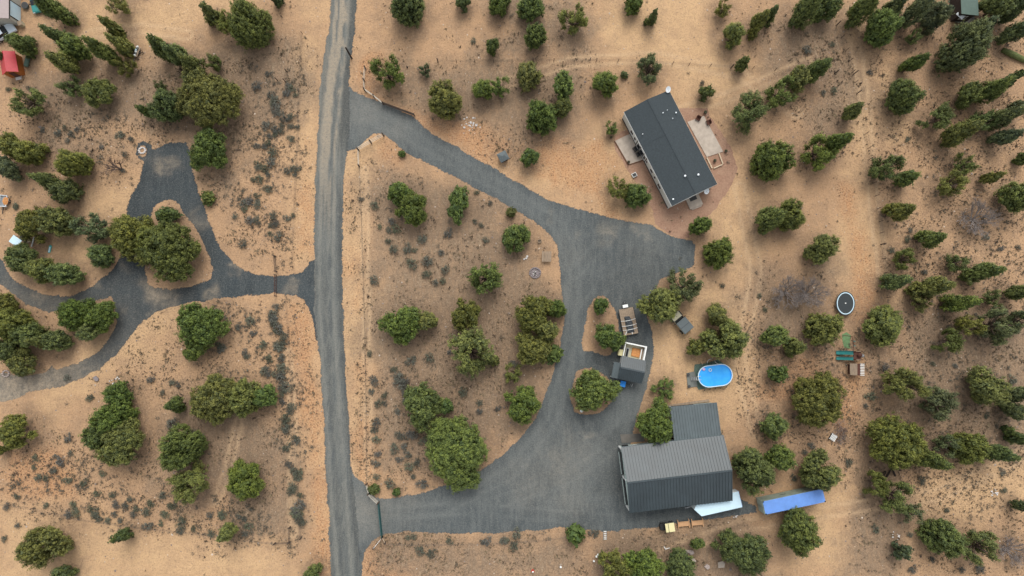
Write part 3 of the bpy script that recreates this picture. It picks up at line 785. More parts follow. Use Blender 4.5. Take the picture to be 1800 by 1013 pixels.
def spots(X, Y, L):
    s = np.zeros_like(X); X = X + (fbm(X, Y, .5, 61) - .5) * 4.5; Y = Y + (fbm(X, Y, .5, 62) - .5) * 4.5
    for x, y, r, k in L:
        p = P(x, y); s = np.maximum(s, k * np.exp(-((np.hypot(X - p.x, Y - p.y) / (r * .1)) ** 2)) * (0.35 + 1.1 * fbm(X, Y, .9, 2)))
    return np.clip(s, 0, 1)
def gravel(name, base, light, dust):
    g = N(name); tc = g.n('ShaderNodeTexCoord').outputs['Object']; a = g.n('ShaderNodeAttribute', attribute_name='wear_shade')
    sp = g.n('ShaderNodeSeparateColor'); g.l(a.outputs['Color'], sp.inputs[0]); W, DU, DK = sp.outputs
    big = g.noise(tc, .12, 5, .62, .6); fine = g.noise(tc, 1.8, 4, .8); grit = g.noise(tc, 4.5, 3, .85)
    mp = g.n('ShaderNodeMapping'); mp.inputs['Scale'].default_value = (1, .18, 1); mp.inputs['Rotation'].default_value = (0, 0, -.5); g.l(tc, mp.inputs[0])
    st = g.noise(mp.outputs[0], 1.3, 5, .7, .8)
    c = g.mix(g.rng(big, .34, .66), base, tuple(x * 1.35 for x in base))
    c = g.mix(g.math('MULTIPLY', g.rng(st, .42, .66), .6), c, light)
    c = g.mix(g.math('MULTIPLY', W, g.rng(fine, .3, .65, .45, .9)), c, light)
    c = g.mix(g.math('MULTIPLY', DU, g.rng(fine, .32, .62, .35, 1)), c, dust)
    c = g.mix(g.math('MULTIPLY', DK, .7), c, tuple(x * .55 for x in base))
    c = g.mix(g.math('MULTIPLY', g.rng(grit, .5, .68), .45), c, (.20, .195, .175)); c = g.mix(g.math('MULTIPLY', g.rng(grit, .5, .33), .45), c, (.035, .038, .038)); c = g.mix(g.math('MULTIPLY', g.rng(fine, .55, .7), .35), c, (.19, .185, .165))
    g.l(c, g.b.inputs['Base Color']); g.b.inputs['Roughness'].default_value = .9; g.b.inputs['Specular IOR Level'].default_value = .25
    al = g.rng(g.math('ADD', a.outputs['Alpha'], g.math('MULTIPLY', g.math('SUBTRACT', g.noise(tc, 3.0, 4, .85), .5), 1.5)), .36, .46); g.l(al, g.b.inputs['Alpha'])
    g.bump(g.math('ADD', fine, g.math('MULTIPLY', grit, .7)), .5, .08); return g.m

def cx_of(Y):                                           # centre line of the road by y
    L_ = np.array([(P(a, 0).x, 0) for a in (0,)]); pts = [((582+630)/2,-60),(602,30),(598,80),(590,160),(582,250),(578,350),(577,450),(578,540),(583,640),(590,740),(597,850),(605,960),(613,1080)]
    q = PP(pts); i = np.argsort(q[:, 1]); return np.interp(Y, q[i, 1], q[i, 0])
def road_attr(X, Y, d):
    u = X - cx_of(Y); top = smooth(12, 40, Y)           # the upper stretch is worn down to pale dirt
    s1 = fbm(u * 2.6, Y * .05, 1, 5, 3); s2 = fbm(u * 6, Y * .09, 1, 15, 3); brk = .45 + .8 * fbm(X, Y, .25, 33)
    lines = smooth(.50, .64, s1) * .5 + smooth(.52, .64, s2) * .35
    tr = (np.exp(-((u + 1.55) / .32) ** 2) * .9 + np.exp(-((u - .95) / .34) ** 2) * .9 + np.exp(-((u + .35) / .25) ** 2) * .3) * brk
    W = np.clip(lines * (.35 + .75 * top) + tr * (1 - .3 * top) + top * .2, 0, 1)
    mid = smooth(2.3, .9, np.abs(u + .4)) * top * smooth(.40, .56, s1 * .55 + s2 * .45)
    edge = smooth(-1.0, -.1, d) * (u < 0) * .5 * fbm(X, Y, .6, 18)
    right = (u > 0).astype(float)
    DU = np.clip(mid * .9 + edge, 0, 1)
    fresh = smooth(.9, 1.7, u) * smooth(30, 38, Y) * .95 + np.exp(-((u - 2.1) / .45) ** 2) * .75 * smooth(34, 20, Y) + np.exp(-((u + .6) / .45) ** 2) * .35 * smooth(20, 5, Y) + np.exp(-((u + 2.3) / .3) ** 2) * .4
    return {'wear_shade': ('FLOAT_COLOR', np.stack([W, DU * (1 - fresh * .8), np.clip(fresh, 0, 1), smooth(0, -.95, d)], 1))}
sheet('road', lambda X, Y: sdf(X, Y, PP(ROAD)), ROAD, .3, .010, gravel('road_gravel', (.070, .078, .078), (.200, .198, .172), (.36, .29, .205)), road_attr,
      'long straight grey gravel road running from the top edge to the bottom edge', .3)

DSP = [(1067,408,16,.75),(1120,404,10,.7),(1132,412,8,.6),(1012,412,10,.35),(968,380,10,.3),(1035,764,10,.7),(975,815,40,.35),(930,850,45,.25),(1000,880,40,.2),(990,520,28,.18),(1000,450,40,.18),(1130,450,40,.12),(700,890,40,.2),(650,900,50,.35),(640,200,40,.25),(700,230,30,.2),(1090,500,50,.1),(1020,790,40,.25)]
def drive_attr(X, Y, d):
    s = spots(X, Y, DSP); p = [(640,200),(700,225),(800,285),(900,340),(985,400),(1010,480),(1005,560),(998,640),(970,740),(900,830),(780,895),(640,905)]
    dl = line(X, Y, p, 1); W = (np.exp(-((dl - .9) / .5) ** 2)) * .45 * (.4 + fbm(X, Y, .2, 4)) + smooth(.48, .70, fbm(X + 2 * fbm(X, Y, .6, 2), Y, .08, 12, 5)) * .6 + np.exp(-(dl / 3.2) ** 2) * .35 * (.3 + 1.2 * fbm(X, Y, .3, 71))
    for q_, o_ in (([(1010,480),(1060,425),(1120,425),(1200,445)], 1.0), ([(1120,470),(1060,500),(1020,560),(1010,640)], 1.0), ([(1000,700),(1040,770),(1085,800),(1090,860)], .9), ([(690,905),(850,890),(980,850),(1060,800),(1110,720),(1140,620),(1120,520)], .95), ([(690,890),(900,900),(1080,915),(1250,895)], .9)):
        dq = line(X, Y, q_, 1); W = W + np.exp(-((dq - o_) / .28) ** 2) * .45 * smooth(.35, .65, fbm(X, Y, .15, 81))
    DU = s
    return {'wear_shade': ('FLOAT_COLOR', np.stack([np.clip(W, 0, 1), np.clip(DU, 0, 1), spots(X, Y, [(1115,600,32,.9),(1110,640,30,.9),(1055,637,26,1.0),(1085,780,26,.8),(1080,850,30,.8),(1130,530,30,.7),(1180,912,60,.6),(1100,480,60,.45),(1060,400,30,.3)]), smooth(0, -.95, d)], 1))}  # the dark spots left of the barn paint in its soft shade
def drive_fn(X, Y): return np.maximum(np.maximum(sdf(X, Y, PP(DRIVE)), -sdf(X, Y, PP(ISL1))), -sdf(X, Y, PP(ISL2)))
sheet('driveway', drive_fn, DRIVE, .35, .005, gravel('dark_gravel', (.054, .064, .067), (.142, .152, .146), (.30, .265, .21)), drive_attr,
      'dark grey gravel driveway looping from the road past the house to the metal barn', .28)
LSP = [(278,285,14,.5),(300,290,12,.45),(300,278,8,.5),(350,390,18,.3),(275,515,22,.8),(300,528,22,.6),(265,535,14,.6),(372,515,10,.6),(415,474,8,.4),(70,520,12,.6),(180,495,12,.4),(225,470,14,.3),(215,540,10,.4),(15,690,150,1.0),(80,680,80,.9),(30,680,60,.95),(90,675,40,.55),(140,655,30,.35),(0,700,50,1),(508,498,10,.5)]
def left_attr(X, Y, d):
    DU = spots(X, Y, LSP)
    return {'wear_shade': ('FLOAT_COLOR', np.stack([smooth(.52, .75, fbm(X, Y, .12, 22)) * .45, np.clip(DU, 0, 1), smooth(.5, .7, fbm(X, Y, .07, 42)) * .5, smooth(0, -.95, d)], 1))}
def left_fn(X, Y):
    o = P(251, 266); return np.maximum(np.maximum(np.maximum(sdf(X, Y, PP(LEFT)), -sdf(X, Y, PP(LHOLE))), -sdf(X, Y, PP(LTEAR))), .75 - np.hypot((X - o.x), (Y - o.y) * .8))
sheet('side_driveway', left_fn, LEFT, .3, .0075, gravel('asphalt_millings', (.030, .039, .044), (.070, .080, .081), (.38, .30, .21)), left_attr,
      'dark asphalt driveway curling round a teardrop island left of the road', .32)
def redbed_mat():
    g = N('red_cinder'); tc = g.n('ShaderNodeTexCoord').outputs['Object']; f = g.noise(tc, 3.5, 5, .8); b = g.noise(tc, .5, 3)
    c = g.mix(g.rng(f, .35, .65), (.20, .115, .075), (.36, .21, .14)); c = g.mix(g.rng(b, .4, .65, 0, .5), c, (.38, .245, .16))
    g.l(c, g.b.inputs['Base Color']); g.b.inputs['Roughness'].default_value = .95; g.bump(f, .6, .08); return g.m
sheet('gravel_bed', lambda X, Y: sdf(X, Y, PP(REDBED)), REDBED, .4, .0025, redbed_mat(), lambda X, Y, d: {}, 'reddish brown cinder gravel laid round the dark roofed house', .3, 0)

# ------------------------------------------------------------------ scattered dry tufts, pebbles, twigs
def scatter(n, seed, dens):
    rng = np.random.RandomState(seed); out = []; tot = 0
    ALL = lambda X, Y: np.minimum.reduce([sdf(X, Y, PP(ROAD)), drive_fn(X, Y), left_fn(X, Y)])
    while tot < n:
        x = rng.uniform(-96, 96, 20000); y = rng.uniform(-48, 64, 20000); k = rng.rand(20000) < dens(x, y); x, y = x[k], y[k]
        k = ALL(x, y) > .15; out.append(np.stack([x[k], y[k]], 1)); tot += k.sum()
    return np.concatenate(out)[:n]
def dens_tuft(x, y):
    d, l, r, s = ground_masks(x, y); return np.clip((.08 + d * .35 + s * .8 + r * .25 - l * .25) * smooth(.38, .66, fbm(x, y, .35, 77)) * 1.5, 0.004, 1)
pt = scatter(30000, 5, dens_tuft); rng = np.random.RandomState(8); n = len(pt); K = 7
sz = rng.gamma(2.4, .045, n) + .05
ang = rng.uniform(0, 2 * np.pi, (n, K)); tilt = rng.uniform(.15, .95, (n, K)); ln = sz[:, None] * rng.uniform(.8, 1.5, (n, K))
dx = np.cos(ang) * tilt * ln; dy = np.sin(ang) * tilt * ln; dz = np.sqrt(np.maximum(.05, 1 - tilt ** 2)) * ln * .8
bx = pt[:, 0, None] + np.cos(ang) * sz[:, None] * .15; by = pt[:, 1, None] + np.sin(ang) * sz[:, None] * .15
wd = sz[:, None] * .28; px_, py_ = -np.sin(ang) * wd, np.cos(ang) * wd
z0 = np.zeros_like(bx)
V = np.stack([np.stack([bx + px_, by + py_, z0], -1), np.stack([bx - px_, by - py_, z0], -1), np.stack([bx + dx, by + dy, dz + .02], -1)], 2).reshape(-1, 3)
tv = np.repeat(rng.rand(n), K * 3)
def tuft_mat():
    g = N('dry_tufts'); a = g.n('ShaderNodeAttribute', attribute_name='tint')
    g.l(g.mix(a.outputs['Fac'], (.10, .072, .052), (.25, .19, .11)), g.b.inputs['Base Color']); g.b.inputs['Roughness'].default_value = .9; return g.m
o = link('dry_grass', np_mesh('dry_grass', V, np.arange(len(V)).reshape(-1, 3), tuft_mat(), {'tint': ('FLOAT', tv)}))
o['kind'] = 'stuff'; o['label'] = 'small brown dry grass tufts and weeds dotting the sand'; o['category'] = 'dry grass'
ps = scatter(5000, 15, lambda x, y: np.full_like(x, .3) * (.3 + fbm(x, y, .2, 5))); n = len(ps); s_ = rng.gamma(2.0, .025, (n, 1)) + .03
oc = np.array([(1, 0, 0), (0, 1, 0), (-1, 0, 0), (0, -1, 0), (0, 0, .8)]); th = rng.uniform(0, 6.28, n); ct, st = np.cos(th), np.sin(th)
Vp = oc[None] * s_[:, None] * rng.uniform(.6, 1.3, (n, 5, 1)); Vp = np.stack([Vp[..., 0] * ct[:, None] - Vp[..., 1] * st[:, None] + ps[:, 0:1], Vp[..., 0] * st[:, None] + Vp[..., 1] * ct[:, None] + ps[:, 1:2], Vp[..., 2]], -1).reshape(-1, 3)
Fp = (np.array([(0, 1, 4), (1, 2, 4), (2, 3, 4), (3, 0, 4)])[None] + np.arange(n)[:, None, None] * 5).reshape(-1, 3)
def stone_mat():
    g = N('pebbles'); a = g.n('ShaderNodeAttribute', attribute_name='tint'); g.l(g.mix(a.outputs['Fac'], (.16, .12, .10), (.60, .50, .40)), g.b.inputs['Base Color']); return g.m
o = link('pebbles', np_mesh('pebbles', Vp, Fp, stone_mat(), {'tint': ('FLOAT', np.repeat(rng.rand(n) ** 2, 5))}))
o['kind'] = 'stuff'; o['label'] = 'loose pale and brown pebbles strewn over the sand'; o['category'] = 'pebbles'

# ------------------------------------------------------------------ sagebrush
def sage_mat():
    g = N('sagebrush_leaves'); oi = g.n('ShaderNodeObjectInfo'); at = g.n('ShaderNodeAttribute', attribute_name='tint')
    g.l(g.mix(1.0, oi.outputs['Color'], g.mix(at.outputs['Fac'], (.6, .6, .62), (1.45, 1.45, 1.4)), 'MULTIPLY'), g.b.inputs['Base Color']); g.b.inputs['Roughness'].default_value = .9; return g.m
SAGE = sage_mat(); SP = []
for v in range(6):
    rg = np.random.RandomState(300 + v); m = 60; a = rg.uniform(0, 6.28, m); u = np.sqrt(rg.rand(m)) * (1 + .22 * np.cos(2 * a + v)); cl = np.stack([np.cos(a) * u * .8, np.sin(a) * u * .8, .18 + .62 * np.sqrt(np.clip(1 - u * u * .8, .02, 1)) * rg.uniform(.45, 1.1, m)], 1)
    ax = cl / np.linalg.norm(cl, axis=1, keepdims=True); V, T = leaves(rg, cl, 15, .12, .075, ax); V[:, 2] = np.maximum(V[:, 2], .02)
    tw = MB(); rr = random.Random(v)
    for k in range(9):
        q = cl[rr.randrange(m)]; tw.tube([(0, 0, 0), (q[0] * .5, q[1] * .5, q[2] * .4), tuple(q)], [.05, .035, .012], 4)
    SP.append((np_mesh('foliage', V, np.arange(len(V)).reshape(-1, 3), SAGE, {'tint': ('FLOAT', T)}), tw.mesh('stems', GREYBARK)))
SG = {
 'in the dry field inside the driveway loop': [(658,362,13),(635,350,8),(690,390,12),(697,403,14),(684,405,10),(682,425,9),(693,438,14),(716,437,14),(728,440,8),(725,465,16),(750,460,17),(658,493,14),(750,483,13),(783,475,13),(765,497,10),(779,494,10),(788,410,14),(776,445,10),(742,422,14),(854,422,10),(870,435,6),(846,396,8),(858,400,6),(838,338,8),(862,358,8),(667,399,8),(835,390,8),(722,635,15),(756,629,14),(692,650,10),(700,662,16),(704,676,17),(712,670,12),(657,670,15),(652,689,10),(675,695,9),(665,710,12),(676,710,8),(699,724,9),(662,745,14),(658,757,10),(814,690,14),(843,708,10),(842,724,10),(876,718,9),(650,622,9),(714,690,15),(713,707,12),(703,765,14),(724,765,15),(661,773,12),(693,790,14),(716,798,12),(664,798,10),(702,808,10),(720,820,14),(733,812,10),(660,815,12),(710,784,10),(743,776,12),(686,850,15),(742,851,15),(662,838,10),(727,838,8),(902,640,12),(893,660,10),(790,620,8)],
 'along the sandy bank below the lower driveway': [(738,968,14),(758,973,14),(716,945,8),(727,944,9),(723,955,7),(848,953,8),(856,951,13),(885,950,12),(790,952,10),(1043,938,14),(908,938,14),(890,950,10),(903,960,14),(956,937,7),(966,946,7),(750,960,6)],
 'around the sandy yard and the right slope': [(1556,646,12),(1530,697,14),(1522,714,8),(1234,146,8),(1210,130,7),(1345,300,6),(1463,78,9),(1419,88,13),(1465,160,11),(1448,163,8),(1530,128,9),(1552,150,7),(1550,135,5),(1595,245,8),(1625,350,7),(1595,420,10),(1567,440,10),(1625,478,9),(1760,437,9),(1790,435,8),(1733,418,10),(1585,278,7),(1600,405,8),(1640,640,8),(1680,643,8),(1779,668,13),(1735,730,9),(1427,784,10),(1492,814,11),(1448,797,8),(1539,930,12),(1580,920,7),(1600,940,8),(1662,892,7),(1665,897,8),(1744,890,7),(1620,845,12),(1395,840,10),(1415,795,8),(832,72,9),(1195,455,7),(1270,502,8),(1765,862,9),(1762,830,10),(1604,1000,12),(1720,1000,14),(1690,1002,10),(1640,985,8),(1335,520,8),(1345,545,8),(1470,502,6),(1330,480,6)],
 'in the scrub left of the dead tree': [(50,155,8),(20,195,7),(14,157,8),(102,235,12),(118,247,8),(125,236,10),(135,228,9),(113,225,8),(75,228,8),(210,238,13),(230,245,9),(105,212,7),(178,258,8),(220,272,9),(215,300,8),(190,308,7),(95,300,6),(27,363,9),(59,335,7),(84,362,6),(27,362,9)],
 'in the lower left scrub': [(118,665,11),(265,667,11),(302,672,10),(312,676,9),(285,690,8),(303,745,16),(155,702,9),(160,698,8),(118,710,6),(277,735,7),(340,760,12),(120,770,12),(62,805,10),(59,822,8),(97,803,8),(107,811,14),(124,797,8),(112,819,7),(68,841,12),(81,841,10),(95,826,12),(118,845,12),(148,848,12),(180,833,10),(47,841,7),(30,873,9),(11,891,10),(80,890,8),(127,887,10),(121,904,12),(133,900,14),(168,903,14),(158,895,10),(172,911,12),(189,914,10),(200,905,9),(211,915,9),(233,905,10),(170,868,10),(197,870,10),(204,887,12),(220,890,12),(228,877,9),(257,900,13),(259,925,14),(282,920,9),(290,905,13),(320,920,15),(317,933,12),(340,930,9),(369,905,10),(372,938,12),(392,905,14),(388,908,9),(303,889,13),(265,885,11),(240,895,9),(430,912,9),(418,908,8),(437,925,12),(430,938,10),(285,870,12),(7,948,9),(30,925,8)],
}
def auto(poly, n, seed, smin, smax, clump=.35):
    rr = random.Random(seed); q = np.array(poly); out = []; x0, y0 = q.min(0); x1, y1 = q.max(0)
    while len(out) < n:
        x, y = rr.uniform(x0, x1), rr.uniform(y0, y1)
        if out and rr.random() < clump: b = rr.choice(out); x, y = b[0] + rr.uniform(-14, 14), b[1] + rr.uniform(-14, 14)
        if sdf(np.array([x]), np.array([y]), q)[0] < 0 and all((x - a) ** 2 + (y - b) ** 2 > 40 for a, b, c in out): out.append((x, y, rr.uniform(smin, smax) * rr.choice((.7, 1, 1))))
    return out
SG['in the scrub along the left verge of the road, above the side driveway'] = auto([(452,135),(475,125),(520,150),(524,230),(515,390),(480,430),(440,440),(415,420),(400,370),(430,330),(450,240)], 62, 3, 8, 15, .25)
SG['in the sparse scrub below the side driveway'] = auto([(380,545),(480,530),(485,680),(420,660),(390,640)], 18, 6, 8, 15, .4)
strip = []; rr = random.Random(9); pl = [(487,535),(492,600),(501,640),(504,700),(510,760),(517,830),(523,880),(529,925)]
for i in range(len(pl) - 1):
    (xa, ya), (xb, yb) = pl[i], pl[i + 1]; m = max(2, int((yb - ya) / 9.0))
    for k in range(m):
        f = (k + rr.random()) / m
        if abs(ya + (yb - ya) * f - 800) < 7: continue
        strip.append((xa + (xb - xa) * f + rr.uniform(-9, 9), ya + (yb - ya) * f, rr.uniform(9, 18)))
SG['in the dense dark strip left of the road'] = strip
SHORT = {'in the dry field inside the driveway loop': 'dry field', 'along the sandy bank below the lower driveway': 'lower driveway bank', 'around the sandy yard and the right slope': 'right hand sand', 'in the scrub left of the dead tree': 'dead tree scrub',
 'in the lower left scrub': 'lower left scrub', 'in the scrub along the left verge of the road, above the side driveway': 'upper left verge', 'in the sparse scrub below the side driveway': 'side driveway scrub', 'in the dense dark strip left of the road': 'dark strip'}
ORD = {2: ('left one of two', 'right one of two'), 3: ('leftmost of three', 'middle of three', 'rightmost of three')}
_all = sorted((d for L in SG.values() for x, y, d in L), reverse=True); CUT = _all[min(297, len(_all) - 1)]; EXTRA = [(x, y, d) for L in SG.values() for x, y, d in L if d < CUT]
SG = {k: [t for t in L if t[2] >= CUT] for k, L in SG.items()}
tot = 0; rr = random.Random(21)
for where, L in SG.items():
    A = np.array([(x, y) for x, y, d in L]); lo = A.min(0); hi = A.max(0) + .01; strip_ = 'strip' in where; keys = {}; sn = SHORT[where]
    for i, (x, y, dpx) in enumerate(L):
        u = int(3 * (x - lo[0]) / (hi[0] - lo[0])); v = int((9 if strip_ else 3) * (y - lo[1]) / (hi[1] - lo[1]))
        part = ('topmost', 'second highest', 'third highest', 'upper middle', 'middle', 'lower middle', 'third lowest', 'second lowest', 'lowest')[v] + ' stretch' if strip_ else (('upper left', 'top', 'upper right'), ('left', 'centre', 'right'), ('lower left', 'bottom', 'lower right'))[v][u]
        sz_ = 'small' if dpx < 9.5 else ('medium' if dpx < 13.5 else 'large')
        keys.setdefault((part, sz_), []).append(i)
    labs = {}
    for (part, sz_), ids in keys.items():
        ids.sort(key=lambda i: L[i][0]); n = len(ids)
        for k, i in enumerate(ids):
            o_ = '' if n == 1 else ', ' + (ORD[n][k] if n in ORD else ('leftmost' if k == 0 else 'rightmost' if k == n - 1 else ('second', 'third', 'fourth', 'fifth', 'sixth', 'seventh', 'eighth', 'ninth', 'tenth', 'eleventh', 'twelfth')[min(k, 11) - 1] + ' from the left'))
            labs[i] = sz_ + ' grey sagebrush in the ' + part + ' of the ' + sn + o_
    for i, (x, y, dpx) in enumerate(L):
        tot += 1
        if tot > 299: break
        p = P(x, y, .3); r = dpx / 20 * 1.3; fo, st_ = SP[rr.randrange(6)]
        o = thing('sagebrush', labs[i], 'sagebrush', (p.x, p.y, 0), rr.uniform(0, 6.28), 'sagebrush clumps on the sand')
        o.scale = (r * 1.1, r * 1.1, r * rr.uniform(.9, 1.3)); c = link('foliage', fo, o); link('stems', st_, o)
        b = rr.uniform(.75, 1.2); hue = rr.random(); c.color = (.108 * b, (.106 + .012 * hue) * b, (.094 - .022 * hue) * b, 1)
print('sagebrush', tot)

def dens_scrub(x, y):
    m = np.zeros_like(x)
    for i, p in enumerate([[(445,120),(530,140),(520,450),(430,440),(380,330),(430,230)], [(380,535),(530,530),(540,700),(535,940),(500,940),(495,700),(400,690),(330,640)], [(0,790),(500,860),(490,940),(250,920),(0,890)], [(650,640),(720,600),(790,700),(740,860),(650,850)],
         [(60,190),(330,200),(230,320),(60,260)], [(1580,250),(1840,200),(1840,1000),(1620,1000),(1580,600)], [(640,300),(700,420),(780,480),(800,430),(700,330)], [(1300,560),(1540,600),(1540,860),(1320,760)]]):
        m = np.maximum(m, soft(x, y, p, 3, 3, 210 + i) * (.9 if i < 3 else .35))
    return m * smooth(.36, .62, fbm(x, y, .28, 91)) + .004
pq = scatter(3400, 44, dens_scrub); rg = np.random.RandomState(77); Vs, Ts = [], []
base = []
for v in range(5):
    m_ = 9; a_ = rg.uniform(0, 6.28, m_); u_ = np.sqrt(rg.rand(m_)); cl_ = np.stack([np.cos(a_) * u_ * .75, np.sin(a_) * u_ * .75, .25 + .5 * rg.rand(m_)], 1); base.append(leaves(rg, cl_, 6, .2, .17, cl_ / np.linalg.norm(cl_, axis=1, keepdims=True)))
ex = [(*P(x, y)[:2], d / 20 * 1.2) for x, y, d in EXTRA]
for i, q3 in enumerate([(x, y, 0) for x, y in pq] + ex):
    x, y, r3 = q3; V0, T0 = base[i % 5]; r_ = r3 or rg.gamma(5, .043) + .07; th_ = rg.uniform(0, 6.28); c_, s_ = math.cos(th_), math.sin(th_)
    Vs.append(np.stack([(V0[:, 0] * c_ - V0[:, 1] * s_) * r_ + x, (V0[:, 0] * s_ + V0[:, 1] * c_) * r_ + y, np.maximum(V0[:, 2] * r_ * .9, .01)], 1)); Ts.append(np.clip(T0 * .5 + rg.rand() * .5, 0, 1))
Vs = np.concatenate(Vs); g = N('grey_scrub'); at_ = g.n('ShaderNodeAttribute', attribute_name='tint'); g.l(g.mix(at_.outputs['Fac'], (.045, .044, .034), (.155, .145, .112)), g.b.inputs['Base Color']); g.b.inputs['Roughness'].default_value = .9
o = link('low_scrub', np_mesh('low_scrub', Vs, np.arange(len(Vs)).reshape(-1, 3), g.m, {'tint': ('FLOAT', np.concatenate(Ts))})); o['kind'] = 'stuff'; o['label'] = 'tiny grey-green scrub seedlings between the sagebrush clumps'; o['category'] = 'scrub'
# ------------------------------------------------------------------ materials of the built things
M = dict(rail=mat('bleached_rail', (.58, .53, .44), .85, var=.15),
 shingle=mat('dark_shingles', (.040, .050, .055), .9, var=.22, vscale=3.5, bump=.3, bscale=14),
 siding=mat('pale_siding', (.60, .62, .57), .7, var=.1, vscale=1.5), trim=mat('white_trim', (.74, .75, .72), .5),
 glass=mat('dark_window', (.02, .025, .03), .12, spec=.6), skirt=mat('grey_skirting', (.06, .06, .06), .9),
 concrete=mat('pale_concrete', (.40, .34, .28), .9, var=.22, vscale=1.2, bump=.2), slab=mat('grey_slab', (.13, .12, .105), .9, var=.2, vscale=1.5),
 metal=mat('green_grey_roof_metal', (.030, .044, .050), .46, .0, var=.25, vscale=.4, spec=.62), metal2=mat('pale_roof_metal', (.072, .094, .100), .5, .0, var=.22, vscale=.6, spec=.5),
 steelwall=mat('pale_steel_wall', (.38, .45, .42), .6, var=.08), dark=mat('dark_interior', (.012, .013, .014), .9),
 ctop=mat('blue_container_paint', (.14, .29, .66), .5, var=.12, vscale=.7, spec=.4), cside=mat('faded_container_paint', (.36, .42, .35), .75, var=.25, vscale=.9),
 white=mat('white_paint', (.72, .76, .78), .45, var=.05), ltblue=mat('pale_blue_sheet', (.52, .68, .76), .4, var=.06),
 wood=mat('weathered_planks', (.27, .205, .145), .9, var=.35, vscale=2.2, bump=.4, stretch=(4, .5, 1)), palewood=mat('pale_lumber', (.52, .42, .30), .85, var=.25, vscale=3, stretch=(1, 4, 1)),
 orange=mat('orange_lumber', (.50, .29, .15), .75, var=.18, vscale=3), redroof=mat('red_metal_roof', (.42, .030, .040), .45, var=.15, spec=.5), owall=mat('orange_stained_wall', (.33, .105, .022), .8, var=.3, vscale=2, stretch=(1, 1, .3)),
 brown=mat('dark_brown_wood', (.085, .035, .024), .85, var=.3), post=mat('old_post_wood', (.085, .062, .048), .95, var=.3), wire=mat('fence_wire', (.10, .09, .08), .5, .6),
 rubber=mat('black_rubber', (.018, .018, .018), .85), steel=mat('galvanised_steel', (.35, .36, .36), .4, .7), black=mat('black_plastic', (.02, .021, .022), .5),
 green=mat('green_gate_metal', (.012, .075, .075), .45, spec=.5), slide=mat('teal_slide_plastic', (.010, .17, .16), .35, spec=.5), mesh_green=mat('faded_green_mat', (.13, .22, .10), .9, var=.3, vscale=2),
 pool=mat('blue_pool_liner', (.035, .30, .80), .4, var=.05, vscale=.6), poolwall=mat('dark_pool_wall', (.10, .17, .17), .5), mat_green=mat('green_grey_ground_cloth', (.10, .15, .12), .95, var=.25, vscale=2),
 deck=mat('grey_deck_boards', (.16, .17, .155), .85, var=.25, vscale=2, stretch=(5, .6, 1)), tarp=mat('charcoal_tarp', (.045, .052, .058), .6, var=.25, vscale=4, bump=.8, bscale=5),
 tan=mat('tan_body_paint', (.42, .39, .27), .5), canvas=mat('slate_soft_top', (.11, .13, .135), .85, var=.08), blue=mat('bright_blue_cover', (.02, .24, .72), .5), cream=mat('cream_fibreglass', (.66, .60, .33), .5),
 orangetarp=mat('orange_tarp', (.50, .225, .075), .65, var=.15, vscale=3, bump=.8, bscale=4), stone=mat('field_stone', (.36, .30, .27), .9, var=.3, vscale=4, bump=.5), char=mat('charred_wood', (.035, .026, .022), .95, var=.4),
 ash=mat('grey_ash', (.22, .19, .19), .95, var=.4, vscale=6), pottery=mat('terracotta', (.16, .085, .05), .8), rubble=mat('white_rubble', (.58, .55, .52), .9, var=.2, vscale=5),
 tramp=mat('black_jump_mat', (.035, .042, .045), .75), teal=mat('teal_pad', (.04, .38, .34), .55), brush=mat('dead_brush', (.15, .085, .07), .95), hydrant=mat('red_paint', (.42, .03, .02), .5),
 pinkroof=mat('pale_mauve_roof', (.36, .30, .29), .8, var=.06), tanwall=mat('tan_stucco_wall', (.40, .39, .34), .85, var=.08), carteal=mat('teal_car_paint', (.03, .22, .20), .3, spec=.6), carwhite=mat('pale_car_paint', (.60, .68, .74), .3, spec=.6),
 greenroof=mat('sage_green_roof', (.085, .125, .105), .7, var=.12), hedge=mat('clipped_hedge', (.10, .12, .04), .9, var=.5, vscale=4, bump=1, bscale=5))
def ang(dx, dy): return math.atan2(-dy, dx)
def slope(mb, a, b, c, d, th=.05):                      # a roof slab over the quad a b c d (counter clockwise from above)
    a, b, c, d = map(Vector, (a, b, c, d)); z = Vector((0, 0, th))
    return mb.add([a, b, c, d, a + z, b + z, c + z, d + z], [(3, 2, 1, 0), (4, 5, 6, 7), (0, 1, 5, 4), (1, 2, 6, 5), (2, 3, 7, 6), (3, 0, 4, 7)])
def ribbed(a, b, c, d, step=.4, th=.05, rh=.10, rw=.12):   # ribs run from the a-b edge to the d-c edge
    mb = MB(); slope(mb, a, b, c, d, th); a, b, c, d = map(Vector, (a, b, c, d)); n = max(2, int((b - a).length / step)); nrm = (b - a).cross(d - a).normalized(); nrm = -nrm if nrm.z < 0 else nrm
    for i in range(n + 1):
        f = (i + .02) / (n + .04); mb.bar(a.lerp(b, f) + Vector((0, 0, th)) + nrm * (rh * .45), d.lerp(c, f) + Vector((0, 0, th)) + nrm * (rh * .45), rw, rh, nrm)
    return mb
